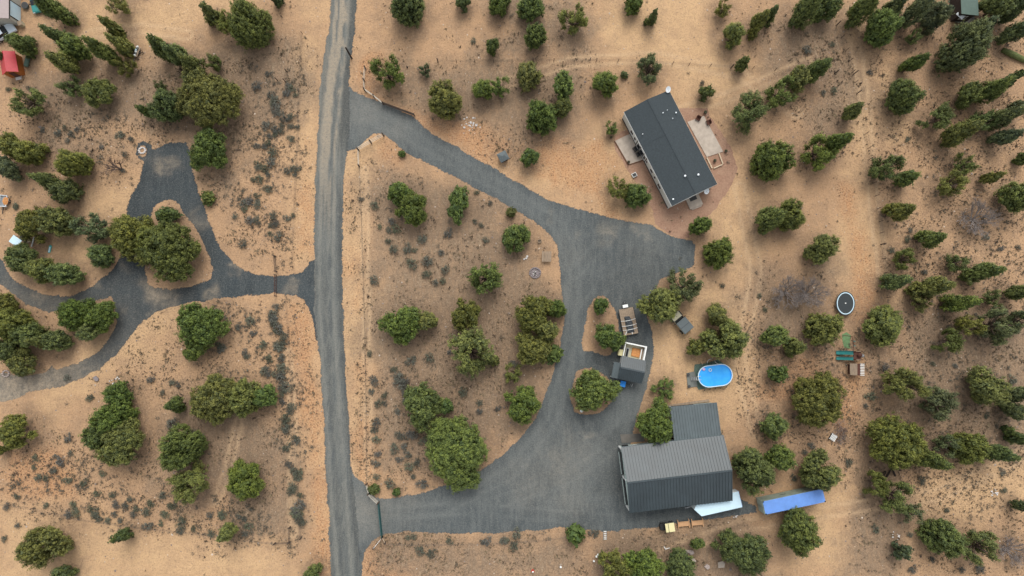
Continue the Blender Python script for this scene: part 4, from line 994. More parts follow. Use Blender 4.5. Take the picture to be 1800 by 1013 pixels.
def gable(t, L, W, he, hr, over=.35, ro=0.0, mroof='metal', step=.4, wall='steelwall', ribs=True, wl=None):
    """gable building, ridge along local x; returns the wall object"""
    w2, l2 = W / 2 - over, L / 2 - over; hw = he - .02
    wb = MB().prismx([(-w2, -.1), (w2, -.1), (w2, hw), (ro, hw + (hr - he) * .93), (-w2, hw)], -l2, l2).build('wall', M[wall], t)
    A = [(-L/2, W/2, he), (L/2, W/2, he), (L/2, ro, hr), (-L/2, ro, hr)]; B = [(-L/2, -W/2, he), (L/2, -W/2, he), (L/2, ro, hr), (-L/2, ro, hr)]
    a = (ribbed(A[0], A[1], A[2], A[3], step) if ribs else slope(MB(), A[3], A[2], A[1], A[0], .09))
    b = (ribbed(B[0], B[1], B[2], B[3], step) if ribs else slope(MB(), B[0], B[1], B[2], B[3], .09))
    a.v += []; off = len(a.v); a.add(b.v, b.f)
    rf = a.build('roof', M[mroof], t)
    MB().prismy([(-L/2, 0), (L/2, 0), (L/2, .05), (-L/2, .05)], -.14, .14).build('ridge_cap', M[mroof], rf).location = (0, ro, hr + (.085 if ribs else .08))
    return wb, rf
def window(parent, x0, x1, y, z0, z1, side=-1, frame='trim'):   # in a wall facing local -y (side -1) or +y
    yy = y + side * .02
    f = MB()
    for q in ((x0 - .08, x1 + .08, z0 - .08, z0), (x0 - .08, x1 + .08, z1, z1 + .08), (x0 - .08, x0, z0, z1), (x1, x1 + .08, z0, z1)): f.box(q[0], q[1], min(y, y + side * .06), max(y, y + side * .06), q[2], q[3])
    o = f.build('window', M[frame], parent)
    MB().box(x0, x1, min(y + side * .002, yy), max(y + side * .002, yy), z0, z1).build('pane', M['glass'], o); return o
def wheel(parent, x, y, r=.33, wdt=.22, name='wheel'):
    o = MB().tube([(x, y - wdt / 2, r), (x, y + wdt / 2, r)], r, 18).build(name, M['rubber'], parent, bevel=.02)
    MB().tube([(x, y - wdt / 2 - .01, r), (x, y + wdt / 2 + .01, r)], r * .55, 12).build('rim', M['steel'], o); return o
def car(name, label, px, py, dirv, body='carwhite', L=4.6, W=1.85, H=1.5, cat='car'):
    t = thing(name, label, cat, P(px, py), ang(*dirv)); l, w_ = L / 2, W / 2
    prof = [(-l, .45), (-l + .06, .82), (-l * .78, .95), (l * .42, .95), (l * .92, .80), (l, .62), (l, .35), (-l, .35)]
    b = MB().prismy(prof[::-1], -w_, w_).build('body', M[body], t, bevel=.07)
    cab = MB(); z0, z1 = .94, H; cab.add([(-l * .80, -w_ * .92, z0), (l * .42, -w_ * .92, z0), (l * .42, w_ * .92, z0), (-l * .80, w_ * .92, z0), (-l * .62, -w_ * .74, z1), (l * .10, -w_ * .74, z1), (l * .10, w_ * .74, z1), (-l * .62, w_ * .74, z1)],
        [(0, 1, 5, 4), (1, 2, 6, 5), (2, 3, 7, 6), (3, 0, 4, 7), (3, 2, 1, 0), (4, 5, 6, 7)])
    cab.build('windows', M['glass'], t, bevel=.04); MB().box(-l * .61, l * .09, -w_ * .73, w_ * .73, z1 - .01, z1 + .035).build('roof', M[body], t, bevel=.015)
    for sx in (-.6, .62):
        for sy in (-1, 1): wheel(t, sx * l, sy * (w_ - .08), .34)
    for sy in (-1, 1):
        MB().box(l * .97, l * 1.004, sy * w_ * .72 - .16, sy * w_ * .72 + .16, .58, .74).build('headlight', M['white'], t)
        MB().box(l * .22, l * .32, sy * (w_ + .10) - .09, sy * (w_ + .10) + .09, .92, 1.04).build('mirror', M['black'], t)
    return t

# ------------------------------------------------------------------ the house
c, a, L, W = rect([(1177.5,162.5),(1262.5,324.5),(1180,361),(1096,192.5)], 3.5)
H = thing('ranch_house', 'single storey house with long dark shingled gable roof and pale siding, among red cinders', 'house', c, a)
print('house', L, W)
he, hr, ov = 3.3, 4.3, .12; wall, roof = gable(H, L, W, he, hr, ov, 0, 'shingle', wall='siding', ribs=False)
MB().box(-L/2 + .5, L/2 - .5, -W/2 + ov + .05, W/2 - ov - .05, -.1, .5).build('skirting', M['skirt'], H).scale = (1.03, 1.015, 1)
yw = -W / 2 + ov                                         # the wall facing the open drive
fx = lambda f: -L / 2 + L * f
for f0, f1, z0, z1 in ((.17,.215,1.0,2.2),(.245,.275,1.0,2.2),(.315,.36,.45,2.35),(.375,.43,.45,2.35),(.445,.475,.6,2.3),(.50,.52,1.1,2.2),(.585,.63,1.1,2.2),(.665,.69,1.1,2.2),(.745,.80,1.0,2.2)):
    window(wall, fx(f0), fx(f1), yw, z0, z1)
for f in (.30, .367, .437, .49): MB().box(fx(f) - .07, fx(f) + .07, yw - .10, yw - .01, .5, 2.7).build('door_frame', M['black'], wall)
MB().box(L/2 - ov, L/2 - ov + .05, -.9, .1, .5, 2.5).build('door', M['trim'], wall)
for sx in (-1, 1): MB().box(sx * L / 2 - .03, sx * L / 2 + .03, -W / 2 + .02, W / 2 - .02, he - .16, he - .02).build('fascia', M['trim'], roof)
for sy in (-1, 1): MB().box(-L / 2, L / 2, sy * W / 2 - .05, sy * W / 2 + .05, he - .10, he + .03).build('gutter', M['trim'] if sy < 0 else M['palewood'], roof)
def roofz(y): return hr - (hr - he) * abs(y) / (W / 2) + .09
def on_roof(px, py):
    q = P(px, py, 3.5) - H.location; ca, sa = math.cos(-a), math.sin(-a); return q.x * ca - q.y * sa, q.x * sa + q.y * ca
for px, py, r in ((1201.5,312,.12),(1225.5,309,.12),(1187.5,199.5,.09),(1163.5,201.5,.07),(1181,210.5,.06),(1171.5,196,.05),(1129,237,.06),(1182.5,351,.10)):
    x, y = on_roof(px, py); z = roofz(y); MB().cyl(x, y, z - .1, z + .35, r, 14).cyl(x, y, z + .35, z + .42, r * 1.5, 14, r * .6).build('roof_vent', M['white'], roof)
xs_, _y = on_roof(1165, 236); MB().prismx([(-W/2 + .1, he + .10), (-.2, hr + .055), (-.2, hr + .085), (-W/2 + .1, he + .13)], fx(.37), fx(.37) + .12).build('roof_seam', M['shingle'], roof)
def dish(px, py, label, z=3.9):
    t = thing('satellite_dish', label, 'satellite dish', P(px, py, z))
    m = MB(); n = 16; m.v.append((0, 0, 0))
    for k in range(n): m.v.append((.45 * math.cos(6.283 * k / n), .55 * math.sin(6.283 * k / n), .14))
    m.f += [(0, 1 + k, 1 + (k + 1) % n) for k in range(n)]; o = m.build('reflector', M['white'], t); o.rotation_euler = (.5, .1, 0); s = o.modifiers.new('s', 'SOLIDIFY'); s.thickness = .03
    t.location.z = 0; o.location.z = z; MB().tube([(0, 0, 0), (0, 0, z)], .05).build('mast', M['steel'], t)
    MB().tube([(0, -.1, z), (.1, -.45, z + .35)], .025).build('arm', M['steel'], t); return t
dish(1174.3, 157.5, 'white satellite dish on a mast at the top corner of the house'); dish(1241.8, 336, 'white satellite dish on a mast at the lower corner of the house', 2.6)
def patio(name, label, pts, h=.12, m='concrete', cat='patio'):
    q = [tuple(P(x, y)[:2]) for x, y in pts]; ce = np.mean(q, 0); t = MB().prism([(x - ce[0], y - ce[1]) for x, y in q][::-1], -.05, h).build(name, M[m], None, bevel=.02); t.location = (ce[0], ce[1], 0); return tag(t, label, cat)
patio('patio_slab', 'pale concrete patio slab with brown edging left of the house', [(1081,248),(1113,233),(1140,278),(1105,289.5)], .14)
patio('patio_slab', 'large pale concrete patio on the right side of the house', [(1208,215),(1237,204),(1271,267),(1242,276.5)], .14)
e = MB()
for (x0, y0), (x1, y1) in (((1080,248),(1104,290)),((1104,290),(1141,279))): e.bar(P(x0, y0, .09), P(x1, y1, .09), .12, .18)
tag(e.build('patio_edging', M['pottery'], None), 'thin rusty edging strip round the left patio', 'edging')
e = thing('planter_box', 'square bed framed in pale timber beside the right patio', 'garden bed', P(1257, 284), ang(30, 60))
ci, ai = e.location.copy(), e.rotation_euler.z
def loc(px, py, o): q = P(px, py) - o.location; k = -o.rotation_euler.z; return Vector((q.x * math.cos(k) - q.y * math.sin(k), q.x * math.sin(k) + q.y * math.cos(k), 0))
for p0, p1 in (((1242,278),(1251,296.5)),((1254,296.5),(1269,290)),((1270,289),(1263,270))):
    A_, B_ = loc(*p0, e), loc(*p1, e); A_.z = B_.z = .15; MB().bar(A_, B_, .18, .32).build('timber', M['palewood'], e)
def pot(px, py, label, r=.32, plant=True, m='pottery'):
    t = thing('plant_pot', label, 'plant pot', P(px, py)); MB().cyl(0, 0, 0, .45, r * .7, 16, r).build('pot', M[m], t)
    MB().cyl(0, 0, .45, .47, r * .85, 14).build('soil', M['skirt'], t)
    if plant: l = link('foliage', SP[0][0], t); l.scale = (r * 1.1, r * 1.1, .45); l.location = (0, 0, .4); l.color = (.10, .10, .05, 1)
    return t
pot(1104.5, 286, 'dark round pot at the lower tip of the left patio', .26); pot(1239, 199, 'brown pot on the cinders above the right patio', .33); pot(1275, 267, 'brown pot at the lower corner of the right patio', .3); pot(1255.5, 283.5, 'brown pot in the timber framed bed', .3, True)
pot(1073.5, 242.8, 'dark pot under the small tree by the left patio', .22)
t = thing('planter_box', 'square dark planter with white rim on the cinders left of the house', 'planter', P(1114.5, 308.5), .5)
MB().box(-.42, .42, -.36, .36, 0, .4).build('box', M['trim'], t); MB().box(-.34, .34, -.28, .28, .4, .44).build('soil', M['skirt'], t)
def chair(px, py, rz, label, m='brown', cat='chair', s=1.0):
    t = thing('patio_chair', label, cat, P(px, py), rz); mm = M[m]
    MB().box(-.30, .30, -.30, .30, .36, .44).build('seat', mm, t); MB().box(-.30, .30, .24, .32, .44, 1.0).build('backrest', mm, t)
    for sx in (-1, 1):
        MB().box(sx * .33 - .04, sx * .33 + .04, -.3, .3, .58, .64).build('armrest', mm, t)
        for sy in (-1, 1): MB().box(sx * .29 - .03, sx * .29 + .03, sy * .27 - .03, sy * .27 + .03, 0, .36 if sy > 0 else .58).build('leg', M['black'], t)
    t.scale = (s, s, s); return t
chair(1226, 210, -.5, 'brown armchair at the upper edge of the right patio', s=1.15); chair(1244, 217, -1.2, 'brown armchair on the outer edge of the right patio', s=1.15)
chair(1116, 264, 2.2, 'black armchair by the wall on the left patio', 'black', s=1.2); chair(1121, 273, 2.0, 'black armchair beside the round grill on the left patio', 'black', s=1.1)
t = thing('kettle_grill', 'round black grill near the wall on the left patio', 'grill', P(1123.5, 270)); MB().blob((0, 0, .8), (.36, .36, .28), jit=0).build('bowl', M['black'], t, True)
for k in range(3): MB().tube([(0.1 * math.cos(k * 2.1), .1 * math.sin(k * 2.1), .6), (.32 * math.cos(k * 2.1), .32 * math.sin(k * 2.1), 0)], .02).build('leg', M['steel'], t)
t = thing('porch_step', 'small pale landing with a dark mat under the lower end of the house', 'landing', P(1218.5, 352), ang(24, -10))
MB().box(-1.25, 1.25, -1.35, 1.2, 0, .3).build('landing', M['concrete'], t, bevel=.02); MB().box(-.65, .65, -.1, 1.15, .304, .33).build('mat', M['skirt'], t); MB().box(-.95, .95, -1.6, -1.352, 0, .15).build('step', M['concrete'], t)

# ------------------------------------------------------------------ the barn and what stands round it
c, a, L, W = rect([(1098,785.5),(1278,766),(1280.5,880),(1101,903.5)], 3.5)
print('barn', L, W)
B = thing('metal_barn', 'large metal barn with ribbed green grey gable roof and two dark open bays', 'barn', c, a)
wall, roof = gable(B, L, W, 3.4, 5.6, .28, 0, 'metal', .5); l2, w2 = L / 2 - .28, W / 2 - .28
for y0, y1 in ((-w2 + .35, -.35), (.35, w2 - 1.0)):
    MB().box(-l2 - .03, -l2 - .005, y0, y1, 0, 3.1).build('bay_opening', M['dark'], wall); MB().box(-l2 - .42, -l2 - .30, y0, y1, 0, .14).build('bay_sill', M['steelwall'], wall)
for y in (-w2 + .1, 0, w2 - .1): MB().box(-l2 - .30, -l2 - .06, y - .13, y + .13, 0, 3.35).build('bay_post', M['trim'], wall)
MB().box(-l2 - .30, -l2 - .06, -w2, w2, 3.12, 3.34).build('header', M['steelwall'], wall)
MB().box(-l2 + .2, -l2 + 1.3, w2 + .003, w2 + .05, .1, 2.2).build('door', M['dark'], wall); window(wall, -l2 + 2.0, -l2 + 2.7, w2, 1.1, 1.9, 1)
for sx in (-1, 1):
    m = MB(); 
    for sy in (-1, 1): m.bar((sx * L / 2, sy * W / 2, 3.42), (sx * L / 2, 0, 5.62), .05, .16)
    m.build('barge_trim', M['metal2'], roof)
MB().box(-L/2, L/2, W/2 - .02, W/2 + .10, 3.33, 3.45).build('gutter', M['metal2'], roof)
c, a2, L2, W2 = rect([(1180,715.5),(1260,708),(1267.5,768.5),(1185,776)], 3.2)
A_ = thing('barn_annex', 'lean-to shed with pale ribbed roof joined to the upper side of the barn', 'shed', c, a2)
print('annex', L2, W2)
ribbed((-L2/2, W2/2, 2.75), (L2/2, W2/2, 2.75), (L2/2, -W2/2, 3.3), (-L2/2, -W2/2, 3.3), .45, rh=.11, rw=.15).build('roof', M['metal2'], A_)
MB().prismx([(-W2/2 + .25, -.1), (W2/2 - .25, -.1), (W2/2 - .25, 2.72), (-W2/2 + .25, 3.22)], -L2/2 + .25, L2/2 - .25).build('wall', M['steelwall'], A_)
MB().box(-L2/2 + .6, -L2/2 + 4.5, W2/2 - .25, W2/2 - .22, .1, 2.3).build('door', M['dark'], A_)
patio('barn_slab', 'grey brown concrete slab under the tree at the upper left barn corner', [(1090,764),(1131,762),(1133,776),(1093,779)], .06, 'slab', 'slab')
patio('annex_shadow_strip', 'low brown strip painted as the shadow along the upper side of the barn annex', [(1160,714),(1246,702),(1247,706),(1162,718)], .2, 'wood', 'painted shadow')  # brown strip laid to paint in the shadow beside the annex
# white trailer
c, a, L, W = rect([(1236,887),(1300,868.5),(1300,896),(1240,905.5)], 2.6)
T_ = thing('enclosed_trailer', 'white enclosed cargo trailer with pointed nose behind the lower right barn corner', 'trailer', P(1266, 886, 2.6) * 1.0, a); T_.location.z = 0
l, w_ = 3.55, 1.32
MB().prism([(-l, -w_), (l, -w_), (l, w_), (-l, w_), (-l - .95, 0)], .5, 2.5).build('body', M['white'], T_, bevel=.05)
MB().prism([(-l + .02, -w_ - .02), (l - .05, -w_ - .02), (l - .05, w_ + .02), (-l + .02, w_ + .02), (-l - .93, 0)], 2.5, 2.58).build('roof', M['ltblue'], T_, bevel=.03)
MB().box(l - .01, l + .04, -w_ + .03, w_ - .03, .55, 2.45).build('rear_door', M['ctop'], T_)
for x in (-.6, .4):
    for sy in (-1, 1): wheel(T_, x, sy * (w_ - .05))
MB().bar((-l - .9, 0, .45), (-l - 2.0, 0, .45), .12, .12).build('tow_bar', M['steel'], T_); MB().tube([(-l - 1.7, 0, 0), (-l - 1.7, 0, .8)], .05).build('jack', M['steel'], T_)
# container
c, a, L, W = rect([(1343.2,881),(1449,859.3),(1449,882.6),(1342.6,906)], 3.1)
K = thing('shipping_container', 'long shipping container with bright blue roof and faded green grey sides', 'shipping container', c, a); print('container', L, W)
hh = 3.1; b = MB(); nb = 52
for i in range(nb):                                      # corrugated sides
    x0 = -L/2 + .12 + (L - .24) * i / nb; x1 = x0 + (L - .24) / nb * .5
    for sy in (-1, 1): b.box(x0, x1, sy * (W/2 - .03) - .02, sy * (W/2 - .03) + .02, .2, hh - .15)
b.box(-L/2 + .06, L/2 - .06, -W/2 + .06, W/2 - .06, .1, hh - .05); b.build('side_wall', M['cside'], K)
r = MB().box(-L/2 + .04, L/2 - .04, -W/2 + .04, W/2 - .04, hh - .05, hh)
for i in range(36): x0 = -L/2 + .25 + (L - .5) * i / 36; r.box(x0, x0 + .11, -W/2 + .15, W/2 - .15, hh, hh + .03)
r.build('roof', M['ctop'], K)
f = MB()
for sx in (-1, 1):
    for sy in (-1, 1): f.box(sx * (L/2 - .08) - .08, sx * (L/2 - .08) + .08, sy * (W/2 - .08) - .08, sy * (W/2 - .08) + .08, 0, hh + .01)
f.build('corner_posts', M['cside'], K)
for sx in (-1, 1):
    for sy in (-1, 1): MB().box(sx * (L/2 - .1) - .1, sx * (L/2 - .1) + .1, sy * (W/2 - .1) - .1, sy * (W/2 - .1) + .1, hh + .01, hh + .06).build('corner_casting', M['black'], K)
for sy in (-1, 1): MB().box(-L/2 - .05, -L/2 + .02, sy * W/4 - W/4 + .06, sy * W/4 + W/4 - .06, .2, hh - .2).build('door', M['cside'], K)
MB().box(-L*.16, -L*.06, W/2 - .005, W/2 + .02, 1.5, 1.75).build('stencil_patch', M['canvas'], K)

# ------------------------------------------------------------------ the shed with the walled yard, trailer, jeep
c, a, L, W = rect([(1094,627),(1135.5,633),(1127,676),(1085.5,664.5)], 2.6)
S = thing('ribbed_roof_shed', 'small shed with ribbed dark gable roof between the flatbed trailer and blue bin', 'shed', c, a); print('shed', L, W)
gable(S, L, W, 2.5, 3.3, .2, 0, 'metal', .34, wall='trim')
st = MB(); ribbed_ = ribbed((-L/2 - 1.0, W*.18, 2.0), (-L/2 - .02, W*.18, 2.35), (-L/2 - .02, -W/2, 2.35), (-L/2 - 1.0, -W/2, 2.0), .5)
ribbed_.build('side_awning', M['metal2'], S)
for yy in (W*.15, -W/2 + .1): MB().box(-L/2 - .95, -L/2 - .85, yy - .05, yy + .05, 0, 2.0).build('awning_post', M['trim'], S)
MB().box(-L/2 + .17, -L/2 + .195, -.6, .4, .1, 2.0).build('door', M['dark'], S)
Y = thing('walled_yard', 'open white walled pen with orange tarp inside, beside the ribbed roof shed', 'pen', c, a)
y0, y1 = W/2 - .15, W/2 + 2.45; x0, x1 = -L/2 + .25, L/2 - .05
MB().box(x0, x1, y0, y1, 0, .35).build('floor', M['tan'], Y)
for q in ((x0, x1, y1 - .22, y1), (x0, x0 + .15, y0, y1 - .22), (x1 - .25, x1, y0, y1 - .22)): MB().box(*q, .35, 1.7).build('wall', M['trim'], Y, bevel=.01)
MB().box(x1 - .75, x1 - .62, y0, y1 - .6, .35, 1.1).build('rail', M['trim'], Y); MB().box(x1 - .62, x1 - .25, y0, y1 - .22, .35, .55).build('bench', M['wood'], Y)
MB().box(x0 + .5, x0 + 1.0, y0, y1 - .9, .35, .95).build('trough', M['steel'], Y); MB().box(x0 + .56, x0 + .94, y0, y1 - 1.0, .95, .96).build('trough_inside', M['dark'], Y)
MB().box(x0 - .75, x0 - .02, y0 + .1, y0 + 1.2, 0, 1.2).build('side_cabinet', M['cream'], Y, bevel=.04)
tp = MB(); n = 9; rr = random.Random(3)
for i in range(n):
    for j in range(n): tp.v.append((1.7 * i / (n - 1), 1.5 * j / (n - 1), rr.uniform(0, .12) + (.02 if 0 < i < n - 1 else 0)))
tp.f = [(j + i * n, j + (i + 1) * n, j + 1 + (i + 1) * n, j + 1 + i * n) for i in range(n - 1) for j in range(n - 1)]
t = tp.build('orange_tarp', M['orangetarp'], None, True); t.location = P(1118, 625, .5); t.location.z = .42; t.rotation_euler.z = a; t.location += Vector((-.9, -.1, 0)); tag(t, 'crumpled orange tarp lying inside the white walled pen', 'tarp')
t.modifiers.new('s', 'SOLIDIFY').thickness = .02
t = thing('wheeled_bin', 'bright blue square bin on the gravel below the ribbed roof shed', 'bin', P(1093.5, 674.5), a)
MB().box(-.38, .38, -.42, .42, .06, .95, -.05).build('body', M['blue'], t, bevel=.03); MB().box(-.45, .45, -.5, .5, .95, 1.03).build('lid', M['blue'], t, bevel=.02)
for sx in (-1, 1): wheel(t, sx * .3, -.45, .12, .07)
def bicycle(px, py, rz, label, m='steel'):
    t = thing('bicycle', label, 'bicycle', P(px, py), rz)
    for x in (-.52, .52):
        ring = [(x + .33 * math.cos(k * .4488), 0, .34 + .33 * math.sin(k * .4488)) for k in range(15)]; MB().tube(ring, .025, 6).build('wheel', M['rubber'], t)
    MB().tube([(-.52, 0, .34), (-.15, 0, .85), (.38, 0, .85), (0, 0, .32), (-.52, 0, .34)], .022, 6).tube([(.52, 0, .34), (.36, 0, .98)], .02, 6).tube([(-.15, 0, .85), (0, 0, .32)], .02, 6).build('frame', M[m], t)
    MB().tube([(.36, -.28, 1.0), (.36, .28, 1.0)], .02, 6).build('handlebar', M['trim'], t); MB().box(-.28, -.02, -.07, .07, .9, .95).build('saddle', M['black'], t); return t
bicycle(1106, 676, a - .1, 'bicycle leaning by the lower wall of the ribbed roof shed'); 
t = thing('bucket', 'small white bucket left of the bright blue bin', 'bucket', P(1084, 675)); MB().cyl(0, 0, 0, .3, .13, 14, .17).build('pail', M['trim'], t); MB().tube([(-.17, 0, .3), (0, .1, .42), (.17, 0, .3)], .01, 5).build('handle', M['steel'], t)
# flatbed
c, a, L, W = rect([(1113.3,539.8),(1121.8,585.8),(1097.5,590.5),(1087,544.5)], .8)
F_ = thing('flatbed_trailer', 'plank decked flatbed trailer with white straps over a dark tarp', 'trailer', c, a); print('flatbed', L, W)
d = MB(); npl = 8
for i in range(npl): y = -W/2 + W * i / npl; d.box(-L/2, L/2, y + .01, y + W / npl - .01, .72, .78)
d.build('deck', M['wood'], F_); MB().box(-L/2 + .05, L/2 - .05, -W/2 + .3, W/2 - .3, .58, .72).build('frame', M['black'], F_)
for sy in (-1, 1):
    MB().box(-L/2, L/2, sy * (W/2 + .03) - .03, sy * (W/2 + .03) + .03, .66, .82).build('side_rail', M['black'], F_)
    for x in (.1, 1.0): wheel(F_, x, sy * (W/2 - .12), .32)
MB().bar((-L/2, -.5, .6), (-L/2 - 1.3, 0, .55), .1, .12).bar((-L/2, .5, .6), (-L/2 - 1.3, 0, .55), .1, .12).build('tow_bar', M['black'], F_)
MB().tube([(-L/2 - 1.1, .0, 0), (-L/2 - 1.1, 0, 1.0)], .05).build('jack', M['steel'], F_)
MB().box(-L/2 - .65, -L/2 - .12, -.5, .42, .62, 1.05).build('tool_box', M['trim'], F_, bevel=.02)
tb = MB(); rr = random.Random(6); nx, ny = 16, 8
for i in range(nx):
    for j in range(ny):
        e_ = min(i, nx - 1 - i, j, ny - 1 - j); tb.v.append((-.9 + 2.9 * i / (nx - 1) + rr.uniform(-.06, .06), -.62 + 1.25 * j / (ny - 1) * (0.7 + .3 * min(1, i / 5)) + rr.uniform(-.05, .05), .80 + (0 if e_ == 0 else .22 + rr.uniform(0, .12))))
tb.f = [(j + i * ny, j + (i + 1) * ny, j + 1 + (i + 1) * ny, j + 1 + i * ny) for i in range(nx - 1) for j in range(ny - 1)]
t = tb.build('dark_tarp', M['tarp'], None); t.location = c; t.rotation_euler.z = a; tag(t, 'lumpy charcoal tarp strapped down on the flatbed trailer', 'tarp')
for x in (-.25, .65, 1.35): s_ = MB().bar((x, -W/2 - .02, .84), (x + .1, -.5, 1.20), .07, .02).bar((x + .1, -.5, 1.20), (x + .1, .55, 1.20), .07, .02).bar((x + .1, .55, 1.20), (x, W/2 + .02, .84), .07, .02).build('strap', M['trim'], F_)
MB().bar((1.75, -.75, .85), (1.75, .2, .85), .1, .08).bar((1.75, .2, .85), (2.3, .2, .85), .1, .08).bar((2.2, -1.0, .85), (1.75, -.75, .85), .1, .08).build('pipe_frame', M['trim'], F_)
# jeep
c, a, L, W = rect([(1205,554.5),(1221,574.5),(1203.3,588.8),(1188.5,571.8)], 1.85)
J = thing('parked_jeep', 'tan open jeep with a slate soft top parked nose-in under the tree above the pool', 'jeep', c, a + math.pi); print('jeep', L, W)
l = L / 2
MB().prismy([(-l + .02, .5), (-l + .02, 1.1), (l - .05, 1.12), (l + .05, 1.1), (l + 1.45, 1.0), (l + 1.5, .55)], -W/2 + .28, W/2 - .28).build('body', M['tan'], J, bevel=.06)
tt = MB().prismx([(-W/2 + .1, 1.76), (W/2 - .1, 1.76), (W/2 - .22, 1.87), (-W/2 + .22, 1.87)], -l, l); tt.build('soft_top', M['canvas'], J, bevel=.05)
MB().box(-.03, .03, -W/2 + .2, W/2 - .2, 1.87, 1.895).build('top_seam', M['black'], J)
for sx in (-1, 1):
    for sy in (-1, 1): MB().bar((sx * (l - .08), sy * (W/2 - .2), 1.75), (sx * (l - .08) + (.2 if sx > 0 else 0), sy * (W/2 - .3), 1.05), .08, .08).build('top_pillar', M['black'], J)
MB().add([(l + .02, -W/2 + .3, 1.72), (l + .02, W/2 - .3, 1.72), (l + .38, W/2 - .3, 1.12), (l + .38, -W/2 + .3, 1.12)], [(0, 1, 2, 3)]).build('windscreen', M['glass'], J).modifiers.new('s', 'SOLIDIFY').thickness = .04
for sy in (-1, 1):
    MB().box(l + .35, l + 1.35, sy * (W/2 - .18) - .14, sy * (W/2 - .18) + .14, .72, .80).build('fender', M['black'], J, bevel=.02)
    for x in (l + .85, -l + .5): wheel(J, x, sy * (W/2 - .22), .40, .28)
    MB().box(l + 1.48, l + 1.53, sy * .45 - .1, sy * .45 + .1, .78, .96).build('headlight', M['trim'], J); MB().box(l - .02, l + .1, sy * (W/2 - .02) - .1, sy * (W/2 - .02) + .1, 1.2, 1.4).build('mirror', M['black'], J)
MB().tube([(-l - .12, -.1, 1.0), (-l + .04, -.1, 1.0)], .36, 18).build('spare_wheel', M['rubber'], J)

# ------------------------------------------------------------------ pool, trampoline, play things
pc = P(1257, 660.5, 1.2); pc.z = 0; pa = ang(58, -7)
T_ = thing('oval_pool', 'oval above ground pool full of bright blue water', 'swimming pool', pc, pa)
def oval(l, w_, n=14):
    o = []; r = w_; s_ = l - r
    for k in range(n): t_ = -math.pi / 2 + math.pi * k / (n - 1); o.append((s_ + r * math.cos(t_), r * math.sin(t_)))
    for k in range(n): t_ = math.pi / 2 + math.pi * k / (n - 1); o.append((-s_ + r * math.cos(t_), r * math.sin(t_)))
    return o
def ring(o1, o2, z0, z1):
    n = len(o1); v = [(x, y, z0) for x, y in o1] + [(x, y, z1) for x, y in o1] + [(x, y, z1) for x, y in o2] + [(x, y, z0) for x, y in o2]; f = []
    for i in range(n):
        j = (i + 1) % n; f += [(i, j, n + j, n + i), (n + i, n + j, 2 * n + j, 2 * n + i), (2 * n + i, 2 * n + j, 3 * n + j, 3 * n + i), (3 * n + i, 3 * n + j, j, i)]
    return MB().add(v, f)
ring(oval(2.98, 1.86), oval(2.93, 1.81), 0, 1.28).build('wall', M['poolwall'], T_); ring(oval(3.02, 1.90), oval(2.87, 1.75), 1.28, 1.34).build('rim', M['ltblue'], T_)
ring(oval(2.925, 1.805), oval(2.90, 1.78), .1, 1.27).build('liner', M['pool'], T_)
g = N('pool_water'); tc = g.n('ShaderNodeTexCoord').outputs['Object']; nn = g.noise(tc, 1.0, 3); g.l(g.mix(g.rng(nn, .3, .7), (.022, .33, .86), (.04, .40, .88)), g.b.inputs['Base Color']); g.b.inputs['Roughness'].default_value = .12; g.bump(g.noise(tc, 3.0, 2), .15, .05); M['water'] = g.m
MB().prism(oval(2.90, 1.78), .08, 1.10).build('water', M['water'], T_)
for k in range(9):
    x = -1.9 + 3.8 * (k % 5) / 4; sy = -1 if k < 5 else 1
    if k < 5 or x < 1.9: MB().bar((x, sy * 2.45, 0), (x, sy * 1.90, 1.2), .07, .07).build('wall_brace', M['poolwall'], T_)
t = thing('pool_skimmer', 'pale ring float in the upper left of the pool', 'pool float', P(1248.3, 650.6, 1.15)); ring([(.3 * math.cos(k * .628), .3 * math.sin(k * .628)) for k in range(10)], [(.17 * math.cos(k * .628), .17 * math.sin(k * .628)) for k in range(10)], 0, .12).build('ring', M['ltblue'], t, bevel=.03); t.name = 'ring_float'
t = thing('ring_float', 'pinkish float against the upper left pool rim', 'pool float', P(1236.8, 649.5, 1.15)); MB().blob((0, 0, .08), (.3, .26, .12), seed=3).build('float', mat('pink_plastic', (.55, .38, .62), .5), t, True)
t = thing('pool_ladder', 'grey pool ladder between the deck and the pool', 'ladder', P(1222, 664.5), pa)
for sy in (-1, 1): MB().tube([(-.9, sy * .32, 0), (-.1, sy * .3, 1.75), (.5, sy * .3, 1.75), (.75, sy * .3, .7)], .04, 8).build('side_rail', M['steel'], t)
for k in range(4): MB().bar((-.76 + k * .19, -.32, .35 + .38 * k), (-.76 + k * .19, .32, .35 + .38 * k), .16, .04).build('rung', M['steel'], t)
patio('pool_deck', 'grey board deck at the left end of the pool', [(1206.5,656),(1221,653),(1226,679.5),(1208.5,681.5)], .16, 'deck', 'deck')
patio('ground_cloth', 'green grey ground cloth showing round the pool', [(1221,641),(1240,639),(1262,632),(1285,650),(1282,676),(1228,685.5),(1218,668)], .02, 'mat_green', 'ground cloth')
for px, py, lb in ((1208.8,658.5,'black pot on the upper left corner of the pool deck'),(1210.3,679.3,'black pot on the lower left corner of the pool deck')): 
    o = pot(px, py, lb, .26, False, 'black'); o.location.z = .16; o.scale = (1, 1, .7)
t = MB().tube([(P(1243,640,.2)), P(1243.5,636,.9), P(1246,632.5,.6), P(1252,630.5,.12)], .05, 8).build('pool_hose', M['trim'], None, True); tag(t, 'white curved hose arching from the pool to the tree, left one', 'hose')
